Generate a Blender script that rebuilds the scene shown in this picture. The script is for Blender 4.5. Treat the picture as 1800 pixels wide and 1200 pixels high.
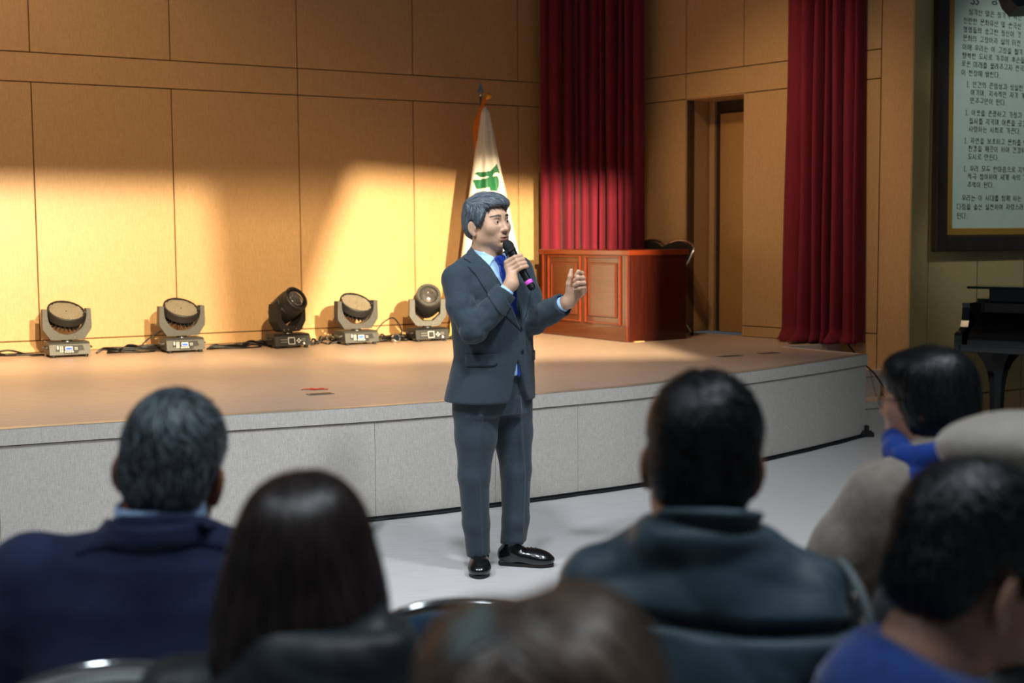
import bpy, math, random
import numpy as np
from mathutils import Vector, Matrix
random.seed(7); RNG = np.random.default_rng(11)
for o in list(bpy.data.objects): bpy.data.objects.remove(o)
scene = bpy.context.scene
col = scene.collection
PI = math.pi

# ------------------------------------------------------------------ camera
CAM = Vector((0, 0, 1.53)); PITCH = .0823; ROLL = -.0065
fw = Vector((0, math.cos(PITCH), -math.sin(PITCH))); rt = Vector((1, 0, 0)); up = rt.cross(fw)
r2 = math.cos(ROLL)*rt + math.sin(ROLL)*up; u2 = -math.sin(ROLL)*rt + math.cos(ROLL)*up
cd = bpy.data.cameras.new('camera'); cam = bpy.data.objects.new('camera', cd); col.objects.link(cam)
cam.matrix_world = Matrix(((r2.x, u2.x, -fw.x, CAM.x), (r2.y, u2.y, -fw.y, CAM.y), (r2.z, u2.z, -fw.z, CAM.z), (0, 0, 0, 1)))
cd.sensor_width = 36; cd.lens = 2286/1800*36; cd.clip_start = .05; cd.clip_end = 100
cd.dof.use_dof = True; cd.dof.focus_distance = 6.5; cd.dof.aperture_fstop = 2.6
scene.camera = cam

# ------------------------------------------------------------------ world, lights, exposure
scene.view_settings.view_transform = 'Standard'; scene.view_settings.look = 'None'
scene.view_settings.gamma = 1; scene.view_settings.use_curve_mapping = False
scene.view_settings.exposure = 0.0
w = bpy.data.worlds.new('World'); scene.world = w; w.use_nodes = True
bg = w.node_tree.nodes['Background']; bg.inputs[0].default_value = (.72, .86, 1, 1); bg.inputs[1].default_value = .06

def aim(o, target):
    d = Vector(target)-o.location
    o.rotation_euler = d.to_track_quat('-Z', 'Y').to_euler()
def area(name, loc, target, sx, sy, energy, colr):
    l = bpy.data.lights.new(name, 'AREA'); l.shape = 'RECTANGLE'; l.size = sx; l.size_y = sy; l.energy = energy; l.color = colr
    o = bpy.data.objects.new(name, l); col.objects.link(o); o.location = loc; aim(o, target); return o
def spot(name, loc, target, angle, energy, colr, radius=.01, blend=.1):
    l = bpy.data.lights.new(name, 'SPOT'); l.spot_size = math.radians(angle); l.spot_blend = blend; l.energy = energy; l.color = colr
    l.shadow_soft_size = radius
    o = bpy.data.objects.new(name, l); col.objects.link(o); o.location = loc; aim(o, target); return o
COOL = (.84, .93, 1.0); WARM = (1.0, .72, .44)
# hall ceiling light over the open floor and the audience
for hx, hy, en in ((-2.3, 3.5, 400), (-.3, 3.3, 480), (1.6, 3.9, 390)):
    spot('hall_and_fill_spot', (hx, hy, 4.6), (hx*.75, hy+2.5, .2), 70, en*1.08, COOL, .22, .6)
spot('hall_and_fill_spot', (.2, 1.0, 4.7), (.2, 1.3, 0), 100, 150, COOL, .25, .5)
spot('hall_and_fill_spot', (1.6, 2.2, 4.6), (1.6, 2.4, 0), 100, 170, COOL, .25, .5)
spot('hall_and_fill_spot', (-2.2, 1.6, 4.6), (-2.1, 1.9, 0), 100, 130, COOL, .25, .5)
spot('hall_and_fill_spot', (5.2, 7.6, 4.7), (4.35, 10.75, 2.2), 40, 220, COOL, .15, .6)  # added fill spot, no known fixture, to brighten the charter
# warm wash from the lighting bar above the stage
spot('stage_wash_light', (-3.4, 6.9, 5.2), (-4.1, 10.2, 2.5), 80, 360, WARM, .2, 1)
spot('stage_downlight', (-2.7, 8.5, 5.3), (-2.7, 8.6, .6), 58, 520, (1, .80, .52), .15, .8)
spot('stage_downlight', (-.2, 9.5, 5.3), (-.2, 9.6, .6), 50, 240, (1, .80, .52), .15, .8)
spot('stage_wash_light', (.2, 8.2, 5.2), (2.35, 11.15, 1.6), 44, 420, WARM, .2, 1)
# two framed spotlights from the right of the hall; their shutters are built with the fixtures below
SPOT_A = (2.75, 1.5, 3.6); SPOT_B = (1.75, 1.3, 3.6); SPOT_C = (.85, .9, 4.3)
spot('framed_spotlight_lamp', SPOT_A, (-.2, 12.2, 1.3), 34, 16000, (1, .80, .50), .008, .05)
spot('framed_spotlight_lamp', SPOT_B, (-3.9, 10.2, 1.3), 34, 7600, (1, .80, .50), .008, .05)
spot('framed_spotlight_lamp', SPOT_C, (-1.9, 11.2, 1.2), 46, 5200, (1, .76, .44), .014, .05)

# ------------------------------------------------------------------ helpers
def hexc(h):
    h = h.lstrip('#'); v = [int(h[i:i+2], 16)/255 for i in (0, 2, 4)]
    return tuple((c/12.92 if c <= .04045 else ((c+.055)/1.055)**2.4) for c in v)+(1,)
MATS = {}
def mat(name, c1, c2=None, scale=20, rough=.5, metal=0, bump=0, stretch=(1, 1, 1), spec=.5, detail=3, emit=0, alpha=1, coat=0,
        sheen=0, bscale=None, contrast=(.3, .7), trans=0, bdist=.004):
    if name in MATS: return MATS[name]
    m = bpy.data.materials.new(name); m.use_nodes = True; nt = m.node_tree; N = nt.nodes; L = nt.links
    b = N['Principled BSDF']; a = hexc(c1) if isinstance(c1, str) else c1
    b.inputs['Base Color'].default_value = a; b.inputs['Roughness'].default_value = rough; b.inputs['Metallic'].default_value = metal
    b.inputs['Specular IOR Level'].default_value = spec; b.inputs['Coat Weight'].default_value = coat
    b.inputs['Sheen Weight'].default_value = sheen; b.inputs['Transmission Weight'].default_value = trans
    if sheen: b.inputs['Sheen Roughness'].default_value = .4
    if emit: b.inputs['Emission Color'].default_value = a; b.inputs['Emission Strength'].default_value = emit
    if c2 or bump:
        tc = N.new('ShaderNodeTexCoord'); mp = N.new('ShaderNodeMapping'); mp.inputs['Scale'].default_value = stretch
        L.new(tc.outputs['Object'], mp.inputs[0])
    if c2:
        n = N.new('ShaderNodeTexNoise'); n.inputs['Scale'].default_value = scale; n.inputs['Detail'].default_value = detail
        L.new(mp.outputs[0], n.inputs['Vector']); r = N.new('ShaderNodeValToRGB'); L.new(n.outputs[0], r.inputs[0])
        r.color_ramp.elements[0].position = contrast[0]; r.color_ramp.elements[1].position = contrast[1]
        r.color_ramp.elements[0].color = a; r.color_ramp.elements[1].color = hexc(c2) if isinstance(c2, str) else c2
        L.new(r.outputs[0], b.inputs['Base Color'])
    if bump:
        n2 = N.new('ShaderNodeTexNoise'); n2.inputs['Scale'].default_value = bscale or scale; n2.inputs['Detail'].default_value = 4
        L.new(mp.outputs[0], n2.inputs['Vector']); bp = N.new('ShaderNodeBump'); bp.inputs['Strength'].default_value = bump
        bp.inputs['Distance'].default_value = bdist
        L.new(n2.outputs[0], bp.inputs['Height']); L.new(bp.outputs[0], b.inputs['Normal'])
    MATS[name] = m; return m
def weave(name, c1, c2, s=(60, 60, 60), rough=.8, bump=.2, mix=.5, sheen=0, big=None):
    """two stretched noises crossed: woven cloth or linen-look laminate"""
    m = bpy.data.materials.new(name); m.use_nodes = True; nt = m.node_tree; N = nt.nodes; L = nt.links; b = N['Principled BSDF']
    b.inputs['Roughness'].default_value = rough; b.inputs['Sheen Weight'].default_value = sheen
    tc = N.new('ShaderNodeTexCoord'); out = []
    for st in ((s[0], s[0], s[2]*.06), (s[0]*.08, s[0]*.08, s[2])):
        mp = N.new('ShaderNodeMapping'); mp.inputs['Scale'].default_value = st; L.new(tc.outputs['Object'], mp.inputs[0])
        n = N.new('ShaderNodeTexNoise'); n.inputs['Scale'].default_value = 5; n.inputs['Detail'].default_value = 3; L.new(mp.outputs[0], n.inputs['Vector']); out.append(n)
    mx = N.new('ShaderNodeMix'); mx.data_type = 'FLOAT'; mx.inputs[0].default_value = mix
    L.new(out[0].outputs[0], mx.inputs[2]); L.new(out[1].outputs[0], mx.inputs[3])
    r = N.new('ShaderNodeValToRGB'); r.color_ramp.elements[0].position = .36; r.color_ramp.elements[1].position = .64
    r.color_ramp.elements[0].color = hexc(c1); r.color_ramp.elements[1].color = hexc(c2); L.new(mx.outputs[0], r.inputs[0])
    L.new(r.outputs[0], b.inputs['Base Color'])
    bp = N.new('ShaderNodeBump'); bp.inputs['Strength'].default_value = bump; bp.inputs['Distance'].default_value = .002
    L.new(mx.outputs[0], bp.inputs['Height']); L.new(bp.outputs[0], b.inputs['Normal'])
    MATS[name] = m; return m

def link(name, me, m=None, parent=None, smooth=False):
    o = bpy.data.objects.new(name, me); col.objects.link(o)
    if m is not None and not me.materials:
        me.materials.append(m)
    if parent is not None: o.parent = parent
    if smooth: me.polygons.foreach_set('use_smooth', [True]*len(me.polygons))
    return o
def tag(o, label=None, cat=None, group=None, kind=None):
    for k, v in (('label', label), ('category', cat), ('group', group), ('kind', kind)):
        if v: o[k] = v
    return o
def empty(name, loc, rz=0):
    o = bpy.data.objects.new(name, None); col.objects.link(o); o.location = loc; o.rotation_euler = (0, 0, rz); o.empty_display_size = .1
    return o
class MB:
    """collects geometry for one mesh"""
    def __init__(s): s.v = []; s.f = []; s.mi = []; s.cur = 0
    def add(s, v, f):
        n = len(s.v); s.v += [tuple(p) for p in v]; s.f += [tuple(i+n for i in q) for q in f]; s.mi += [s.cur]*len(f); return s
    def box(s, c, h, M=None, ch=0):
        """chamfered box, centre c, half sizes h"""
        ch = min(ch, *[x*.9 for x in h])
        if ch <= 0:
            v = [Vector((sx*h[0], sy*h[1], sz*h[2])) for sx in (-1, 1) for sy in (-1, 1) for sz in (-1, 1)]
            f = [(0, 1, 3, 2), (4, 6, 7, 5), (0, 4, 5, 1), (2, 3, 7, 6), (0, 2, 6, 4), (1, 5, 7, 3)]
        else:
            v = []; ix = {}
            for sx in (-1, 1):
                for sy in (-1, 1):
                    for sz in (-1, 1):
                        for a in range(3):
                            p = [sx*(h[0]-ch), sy*(h[1]-ch), sz*(h[2]-ch)]; p[a] = (sx, sy, sz)[a]*h[a]
                            ix[(sx, sy, sz, a)] = len(v); v.append(Vector(p))
            f = []
            def q(*k): f.append([ix[i] for i in k])
            for a in range(3):
                b_, c_ = (a+1) % 3, (a+2) % 3
                for sg in (-1, 1):
                    ks = []
                    for (i, j) in ((-1, -1), (1, -1), (1, 1), (-1, 1)):
                        t = [0, 0, 0]; t[a] = sg; t[b_] = i; t[c_] = j; ks.append((*t, a))
                    q(*(ks if sg > 0 else ks[::-1]))
                for i in (-1, 1):
                    for j in (-1, 1):
                        t = [0, 0, 0]; t[b_] = i; t[c_] = j; t1 = t[:]; t1[a] = -1; t2 = t[:]; t2[a] = 1
                        ks = [(*t1, b_), (*t2, b_), (*t2, c_), (*t1, c_)]
                        q(*(ks if i*j > 0 else ks[::-1]))
            for sx in (-1, 1):
                for sy in (-1, 1):
                    for sz in (-1, 1):
                        ks = [(sx, sy, sz, 0), (sx, sy, sz, 1), (sx, sy, sz, 2)]
                        q(*(ks if sx*sy*sz > 0 else ks[::-1]))
        c = Vector(c)
        return s.add([(M @ p if M else p)+c for p in v], f)
    def tube(s, pts, r, n=8, cap=True, closed=False):
        pts = [Vector(p) for p in pts]; rs = r if isinstance(r, (list, tuple)) else [r]*len(pts)
        v = []; f = []; k = len(pts); prev = None
        for i, p in enumerate(pts):
            if closed: t = (pts[(i+1) % k]-pts[i-1]).normalized()
            else: t = (pts[min(i+1, k-1)]-pts[max(i-1, 0)]).normalized()
            if prev is None:
                a = t.orthogonal().normalized()
            else:
                a = (prev-t*prev.dot(t)); a = a.normalized() if a.length > 1e-6 else t.orthogonal().normalized()
            prev = a; b = t.cross(a)
            for j in range(n):
                an = 2*PI*j/n; v.append(p+(a*math.cos(an)+b*math.sin(an))*rs[i])
        for i in range(k if closed else k-1):
            for j in range(n):
                i2 = (i+1) % k
                f.append((i*n+j, i*n+(j+1) % n, i2*n+(j+1) % n, i2*n+j))
        if cap and not closed: f.append(tuple(range(n))[::-1]); f.append(tuple((k-1)*n+j for j in range(n)))
        return s.add(v, f)
    def lathe(s, prof, n=24, M=None, c=(0, 0, 0), cap=True):
        """prof: (radius, z) list"""
        c = Vector(c); v = []; f = []
        for (r, z) in prof:
            for j in range(n):
                p = Vector((r*math.cos(2*PI*j/n), r*math.sin(2*PI*j/n), z)); v.append((M @ p if M else p)+c)
        for i in range(len(prof)-1):
            for j in range(n): f.append((i*n+j, i*n+(j+1) % n, (i+1)*n+(j+1) % n, (i+1)*n+j))
        if cap: f.append(tuple(range(n))[::-1]); f.append(tuple((len(prof)-1)*n+j for j in range(n)))
        return s.add(v, f)
    def prism(s, poly, z0, z1, M=None, c=(0, 0, 0)):
        """polygon in xy (counter-clockwise) extruded in z"""
        c = Vector(c); n = len(poly)
        v = [Vector((p[0], p[1], z)) for z in (z0, z1) for p in poly]
        f = [tuple(range(n))[::-1], tuple(range(n, 2*n))]+[(i, (i+1) % n, n+(i+1) % n, n+i) for i in range(n)]
        return s.add([(M @ p if M else p)+c for p in v], f)
    def grid(s, P, closed_u=False, flip=False):
        """P[i][j] -> points"""
        nu = len(P); nv = len(P[0]); v = [p for row in P for p in row]; f = []
        for i in range(nu if closed_u else nu-1):
            for j in range(nv-1):
                a = (i*nv+j, ((i+1) % nu)*nv+j, ((i+1) % nu)*nv+j+1, i*nv+j+1); f.append(a[::-1] if flip else a)
        return s.add(v, f)
    def build(s, name, m, parent=None, smooth=False, auto=None):
        me = bpy.data.meshes.new(name); me.from_pydata(s.v, [], s.f)
        ms = m if isinstance(m, (list, tuple)) else [m]
        for x in ms: me.materials.append(x)
        if len(ms) > 1: me.polygons.foreach_set('material_index', s.mi)
        o = link(name, me, None, parent, smooth)
        if smooth and auto:
            sh = me.attributes.get('sharp_edge')
            me.set_sharp_from_angle(angle=math.radians(auto))
        me.update(); return o
def copy_tree(o, parent=None):
    c = o.copy(); col.objects.link(c); c.parent = parent
    for ch in list(o.children): copy_tree(ch, c)
    return c
def rotz(a): return Matrix.Rotation(a, 3, 'Z')
def frame(xa, za):
    """3x3 with given x axis and approximate z axis"""
    x = Vector(xa).normalized(); y = Vector(za).cross(x).normalized(); z = x.cross(y)
    return Matrix((x, y, z)).transposed()
def spline(pts, n=10, closed=False):
    """Catmull-Rom through points"""
    P = [Vector(p) for p in pts]; k = len(P); out = []
    for i in range(k if closed else k-1):
        p0 = P[i-1] if (i > 0 or closed) else P[0]*2-P[1]; p1 = P[i]; p2 = P[(i+1) % k]
        p3 = P[(i+2) % k] if (i+2 < k or closed) else P[-1]*2-P[-2]
        for j in range(n):
            t = j/n
            out.append(.5*((2*p1)+(p2-p0)*t+(2*p0-5*p1+4*p2-p3)*t*t+(3*p1-p0-3*p2+p3)*t**3))
    if not closed: out.append(P[-1])
    return out
# ------------------------------------------------------------------ materials of the place
def wood_mat(name, a, b, rough=.42):
    m = weave(name, a, b, s=(90, 90, 60), rough=rough, bump=.06, mix=.32); return m
M_WALL = wood_mat('oak_veneer', '#b28b5c', '#c6a072')
M_JOINT = mat('joint_shadow_gap', '#3a2a18', rough=.9)
M_FLOOR = mat('vinyl_floor', '#bcb7b5', '#c8c4c2', scale=5, rough=.4, stretch=(1.2, 22, 1), contrast=(.35, .65))
M_STAGE = mat('stage_laminate', '#b49a86', '#c4ab97', scale=5, rough=.42, stretch=(1.5, 14, 1), bump=.04, contrast=(.35, .65))
M_LINEN = weave('linen_laminate', '#aea69e', '#d4ccc4', s=(110, 110, 110), rough=.65, bump=.12, mix=.40)
M_BLACK = mat('black_rubber', '#0b0c0e', rough=.6)
M_SEAM = mat('fascia_seam', '#5f5a55', rough=.9)
U = Vector((math.cos(.515), math.sin(.515), 0)); V = Vector((-math.sin(.515), math.cos(.515), 0))   # hall axes: along and into the back wall
STAGE = .615

# ------------------------------------------------------------------ floor
fb = MB(); fb.box((0, 6, -.05), (11, 12, .05)); tag(fb.build('floor', M_FLOOR), kind='structure')

# ------------------------------------------------------------------ panelled walls: a dark backing and each veneer panel proud of it
def wall(name, origin, yaw, s0, s1, pieces, top=5.2, bottom=.0, back=True):
    """pieces: (sa, sb, za, zb[, recess]); local s along, n toward the room (negative y), z up"""
    o = MB()
    if back is True: o.box(((s0+s1)/2, .07, (top+bottom)/2), ((s1-s0)/2, .05, (top-bottom)/2))
    else:
        for (sa, sb, za, zb) in back: o.box(((sa+sb)/2, .07, (za+zb)/2), ((sb-sa)/2, .05, (zb-za)/2))
    w_ = o.build(name, M_JOINT); w_.location = origin; w_.rotation_euler = (0, 0, yaw); tag(w_, kind='structure')
    for (sa, sb, za, zb) in pieces:
        g = .004; p = MB(); hx, hz = (sb-sa)/2-g, (zb-za)/2-g
        p.box((0, 0, 0), (hx, .012, hz), ch=.0025)
        q = p.build('wood_panel', M_WALL, w_); q.location = ((sa+sb)/2, .012, (za+zb)/2)
    return w_
Z0, ZB, ZL, ZU, ZT = STAGE, .71, 2.743, 2.973, 5.2
seams = [-7.616+1.1*i for i in range(8)]+[.92]
pc = []
for a, b in zip(seams[:-1], seams[1:]):
    pc.append((a, b, ZB, ZL)); pc.append((a, b, ZU, ZT))
pc += [(-7.616, -2.116, ZL, ZU), (-2.116, .92, ZL, ZU), (-7.616, -3.216, Z0, ZB), (-3.216, .92, Z0, ZB)]
wall('wall_back', (0, 12.45, 0), .515, -7.616, .92, pc)
# side wall with a door recess
SO = Vector((.75, 12.95, 0)); SE = Vector((3.13, 10.23, 0)); SD = (SE-SO).normalized(); SY = math.atan2(SD.y, SD.x); SL = (SE-SO).length
def s_at(X): return (X-SO.x)/SD.x
d0, d1, e1 = s_at(1.598), s_at(2.033), s_at(2.94)
mid = s_at(2.60); low = s_at(2.715)
pcs = [(.0, d0, Z0+.1, ZL), (.0, d0, Z0, Z0+.1), (d1, mid, ZB, ZL), (d1, mid, Z0, ZB), (mid, e1, ZB, ZL), (mid, low, Z0, ZB),
       (low, e1, .42, ZB), (low, e1, 0, .42), (e1, SL, .42, ZT), (e1, SL, 0, .42),
       (0, d0, ZL, ZU), (d0, mid, ZL, ZU), (mid, e1, ZL, ZU), (0, d0, ZU, ZT), (d0, d1, ZU, ZT), (d1, mid, ZU, ZT), (mid, e1, ZU, ZT)]
ws = wall('wall_stage_side', SO, SY, 0, SL, pcs, back=[(0, d0, 0, ZT), (d1, SL, 0, ZT), (d0, d1, ZL, ZT)])
# recess jambs, head and the door at its back
M_DOORW = wood_mat('door_veneer', '#a97c46', '#bb8f58')
for sx in (d0-.006, d1+.006):
    p = MB(); p.box((sx, .20, (Z0+ZL)/2), (.006, .19, (ZL-Z0)/2)); p.build('recess_jamb', M_WALL, ws)
p = MB(); p.box(((d0+d1)/2, .20, ZL), ((d1-d0)/2, .19, .006)); p.build('recess_head', M_WALL, ws)
dm = MB(); dm.box(((d0+d1)/2, .37, (Z0+ZL)/2), ((d1-d0)/2, .02, (ZL-Z0)/2)); dob = dm.build('door_1', M_JOINT); dob.location = SO; dob.rotation_euler = (0, 0, SY); tag(dob, kind='structure')
p = MB(); p.box(((d0+d1)/2+.05, .335, (Z0+2.62)/2), ((d1-d0)/2-.09, .018, (2.62-Z0)/2), ch=.004); p.build('door_leaf', M_DOORW, dob)
for sx in (d0+.08, ):
    p = MB(); p.box((sx-.035, .33, (Z0+ZL)/2), (.03, .02, (ZL-Z0)/2), ch=.003); p.build('door_frame', M_WALL, dob)
# proscenium wall behind the piano
pcs = []; ss = [0, .205]+[.205+.56*i for i in range(1, 8)]
for a, b in zip(ss[:-1], ss[1:]): pcs += [(a, b, .2, ZT), (a, b, 0, .2)]
M_WALL2 = wood_mat('oak_veneer_pale', '#b8a066', '#c9b37c')
_m = M_WALL; M_WALL = M_WALL2
wall('wall_hall_front', SE, .515, 0, ss[-1], pcs)
M_WALL = _m

# ------------------------------------------------------------------ stage: original straight platform and the curved extension in front of it
curve = [(-5.2, 4.65), (-3.75, 5.47), (-2.462, 6.15), (-1.55, 6.56), (-.74, 6.905), (-.1, 7.25), (.38, 7.545), (.84, 7.86), (1.58, 8.56), (2.16, 9.15), (2.65, 9.70)]
cv = [Vector((*p, 0)) for p in curve]; cvs = spline(cv, 6)
K1 = Vector((2.17, 10.40, 0)); K2 = Vector((2.80, 10.755, 0))
poly = [(p.x, p.y) for p in cvs]+[(K1.x, K1.y), (K2.x, K2.y), (.75, 13.05), (-6.9, 8.75)]
sb = MB(); sb.prism(poly, STAGE-.03, STAGE); stage = sb.build('stage_floor', M_STAGE); tag(stage, kind='structure')
inner = []
for i, p in enumerate(cvs):
    t = (cvs[min(i+1, len(cvs)-1)]-cvs[max(i-1, 0)]).normalized(); n = Vector((-t.y, t.x, 0)); inner.append(p+n*.03)
def ribbon(pts, z0, z1, off0, off1, name, m, parent):
    """vertical strip following pts, between outward offsets off0 (back) and off1 (front)"""
    b = MB(); P = []
    for i, p in enumerate(pts):
        t = (pts[min(i+1, len(pts)-1)]-pts[max(i-1, 0)]).normalized(); n = Vector((t.y, -t.x, 0))
        P.append([p+n*off0+Vector((0, 0, z0)), p+n*off1+Vector((0, 0, z0)), p+n*off1+Vector((0, 0, z1)), p+n*off0+Vector((0, 0, z1)), p+n*off0+Vector((0, 0, z0))])
    b.grid(P); n_ = len(P); b.add(P[0][:4], [(0, 1, 2, 3)]); b.add(P[-1][:4], [(3, 2, 1, 0)])
    return b.build(name, m, parent)
backf = ribbon(cvs, 0, STAGE-.03, -.06, -.012, 'stage_fascia', M_SEAM, None); tag(backf, kind='structure')
nseg = len(cvs)-1; step = 6
for i in range(0, nseg, step):
    seg = cvs[i:i+step+1]
    g = .0012
    a = seg[0]+(seg[1]-seg[0]).normalized()*g; b_ = seg[-1]-(seg[-1]-seg[-2]).normalized()*g
    ribbon([a]+seg[1:-1]+[b_], .022, STAGE-.082, -.012, .004, 'fascia_panel', M_LINEN, backf)
ribbon(cvs, STAGE-.076, STAGE+.003, -.02, .016, 'edge_nosing', M_LINEN, backf)
M_ALU = mat('brushed_aluminium_strip', '#c9c2ae', rough=.35, metal=.6)
ribbon(cvs, STAGE+.001, STAGE+.005, -.05, .0165, 'edge_strip', M_ALU, backf)
ribbon(cvs, .0, .02, -.01, .012, 'base_strip', M_BLACK, backf)
# right end of the extension and the front of the original stage
def straight(a, b, z0, z1, name, m, parent, th=.016):
    return ribbon([Vector(a), (Vector(a)+Vector(b))/2, Vector(b)], z0, z1, -.02, th-.012, name, m, parent)
endf = straight(cvs[-1], K1, 0, STAGE-.03, 'stage_end_fascia', M_JOINT, None, .0); tag(endf, kind='structure')
straight(cvs[-1], K1, .02, STAGE-.082, 'fascia_panel', M_LINEN, endf); straight(cvs[-1], K1, STAGE-.076, STAGE+.003, 'edge_nosing', M_LINEN, endf, .026)
orf = straight(K1, K2, 0, STAGE-.03, 'stage_front_fascia', M_JOINT, None, .0); tag(orf, kind='structure')
straight(K1, K2, .02, STAGE+.002, 'fascia_panel', M_LINEN, orf)
# side steps up to the original stage
O_ = Vector((2.70, 9.955, 0))
stp = None
for k in range(2):
    z1 = .215*(k+1); dep = .23
    s_ = MB(); L0 = O_+V*(.23*k)
    s_.prism([tuple((L0+U*a+V*b)[:2]) for a, b in ((-.02-.28*k, 0), (.42, 0), (.42, .69-.23*k), (-.02-.28*k, .69-.23*k))], .0 if k == 0 else .215, z1-.02)
    o_ = s_.build('stair_riser', M_LINEN, stp)
    if k == 0: stp = o_; o_.name = 'stage_steps'; tag(o_, 'pale linen-clad steps between the stage corner and the wood wall', 'steps')
    t_ = MB(); t_.prism([tuple((L0+U*a+V*b)[:2]) for a, b in ((-.02-.28*k, -.012), (.46, -.012), (.46, .235), (-.02-.28*k, .235))], z1-.02, z1)
    t_.build('stair_tread', M_STAGE, stp)
    t_ = MB(); t_.prism([tuple((L0+U*a+V*b)[:2]) for a, b in ((-.02-.28*k, -.014), (.46, -.014), (.46, -.006), (-.02-.28*k, -.006))], z1-.045, z1+.002)
    t_.build('stair_nosing', M_LINEN, stp)
# small floor sockets in the stage and a strip of red tape
M_PLATE = mat('socket_plate', '#8d7d6d', rough=.35, metal=.4)
for (x, y, sx, lab) in ((1.62, 9.62, .10, 'nearer of two small floor socket plates on stage before the desk'), (1.95, 9.84, .09, 'farther small floor socket plate on stage near the right corner'), (-1.11, 7.47, .075, 'small dark floor socket plate on stage beside the red tape')):
    b = MB(); b.box((0, 0, 0), (sx, .035, .0022), ch=.001); o_ = b.build('floor_socket', M_PLATE); o_.location = (x, y, STAGE+.0022); o_.rotation_euler = (0, 0, .515)
    c = MB(); c.box((0, 0, .0025), (sx*.8, .022, .0012)); c.build('lid', mat('socket_lid', '#5f5348', rough=.4, metal=.5), o_)
    tag(o_, lab, 'floor socket')
b = MB(); rows = [[(x*.16-.08+.0, .012*math.sin(x*9)+s*.013, .003+.004*abs(math.sin(x*7))) for s in (-1, 1)] for x in np.linspace(0, 1, 9)]
b.grid([[Vector(p) for p in r] for r in rows]); b.grid([[Vector(p)+Vector((0.01, .02, .001)) for p in r] for r in rows[2:7]])
o_ = b.build('tape_strip', mat('red_tape', '#d8141c', rough=.4)); md = o_.modifiers.new('thick', 'SOLIDIFY'); md.thickness = .0012
o_.location = (-1.176, 7.69, STAGE); tag(o_, 'crumpled strip of red tape lying on the stage floor', 'tape')
# black cable along the foot of the stage, with its clamp at the corner
pts = []
for i, p in enumerate(cvs):
    t = (cvs[min(i+1, len(cvs)-1)]-cvs[max(i-1, 0)]).normalized(); n = Vector((t.y, -t.x, 0)); pts.append(p+n*(.028+.004*math.sin(i*1.7))+Vector((0, 0, .008)))
b = MB(); b.tube(pts, .008, 6); tag(b.build('floor_cable', M_BLACK, smooth=True), 'black cable running along the foot of the curved stage front', 'cable')
b = MB(); b.box((2.655, 9.66, .018), (.05, .03, .018), ch=.005); b.box((2.655, 9.66, .055), (.014, .02, .03), ch=.004); b.tube([(2.62, 9.66, .04), (2.69, 9.66, .04)], .008, 8)
tag(b.build('cable_clamp', M_BLACK), 'small black clamp at the bottom corner of the stage', 'clamp')
b = MB(); b.tube(spline([(2.745, 10.70, .64), (2.755, 10.66, .625), (2.76, 10.60, .60), (2.80, 10.40, .50), (2.86, 10.15, .40), (2.9, 9.9, .23), (2.92, 9.88, .05), (2.95, 9.85, .01), (3.1, 9.8, .01)], 6), .007, 6)
tag(b.build('stage_cable', M_BLACK, smooth=True), 'thin black cable sagging from the curtain foot across the side steps', 'cable')
# ------------------------------------------------------------------ framed spotlights (housing, yoke, four shutter blades)
def framed_spot(S, target, corners, label):
    S = Vector(S); d = (Vector(target)-S).normalized(); r = d.cross(Vector((0, 0, 1))).normalized(); u = r.cross(d)
    R = Matrix((r, u, -d)).transposed(); root = empty('framed_spotlight', S); root.rotation_euler = R.to_euler()
    D = .5
    q = []
    for c in corners:                       # TL, TR, BR, BL in the scene -> blade plane
        v = Vector(c)-S; k = D/v.dot(d); q.append(Vector((v.dot(r)*k, v.dot(u)*k, -D)))
    out = [Vector((-.3, .3, -D)), Vector((.3, .3, -D)), Vector((.3, -.3, -D)), Vector((-.3, -.3, -D))]
    mk = mat('lamp_black', '#101012', rough=.6)
    for i in range(4):
        j = (i+1) % 4; b = MB(); e = Vector((0, 0, -.002))
        P = [out[i], out[j], q[j], q[i]]; b.add(P+[p+e for p in P], [(0, 1, 2, 3), (7, 6, 5, 4), (0, 4, 5, 1), (1, 5, 6, 2), (2, 6, 7, 3), (3, 7, 4, 0)])
        b.build('shutter_blade', mk, root)
    b = MB(); b.lathe([(.07, .02), (.10, .03), (.11, .10), (.11, .34), (.08, .40), (.03, .42)], 20); b.build('housing', mk, root, smooth=True, auto=35)
    b = MB()
    for s in (-1, 1): b.box((s*.27, 0, -.23), (.008, .012, .28)); b.box((s*.19, 0, .06), (.09, .012, .008))
    b.build('blade_bracket', mk, root)
    b = MB(); b.tube([(-.14, 0, .2), (-.14, .25, .2), (.14, .25, .2), (.14, 0, .2)], .01, 6); b.build('yoke', mk, root)
    tag(root, label, 'spotlight')
framed_spot(SPOT_A, (-.2, 12.2, 1.3), [(-1.39, 11.66, 2.06), (1.02, 12.1, 2.0), (1.35, 9.6, .6), (-1.23, 9.4, .6)], 'black framed spotlight high at the hall side aimed at the flag')
framed_spot(SPOT_B, (-3.9, 10.2, 1.3), [(-6.2, 8.95, 1.95), (-2.54, 11.01, 1.93), (-1.687, 9.4, .6), (-6.8, 8.0, .6)], 'black framed spotlight high at the hall side aimed at the left stage lights')
framed_spot(SPOT_C, (-1.9, 11.2, 1.2), [(-6.4, 8.85, 1.80), (.62, 12.75, 1.90), (.9, 10.1, .6), (-5.6, 7.6, .6)], 'black framed spotlight highest above the audience aimed at the whole back wall')

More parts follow.
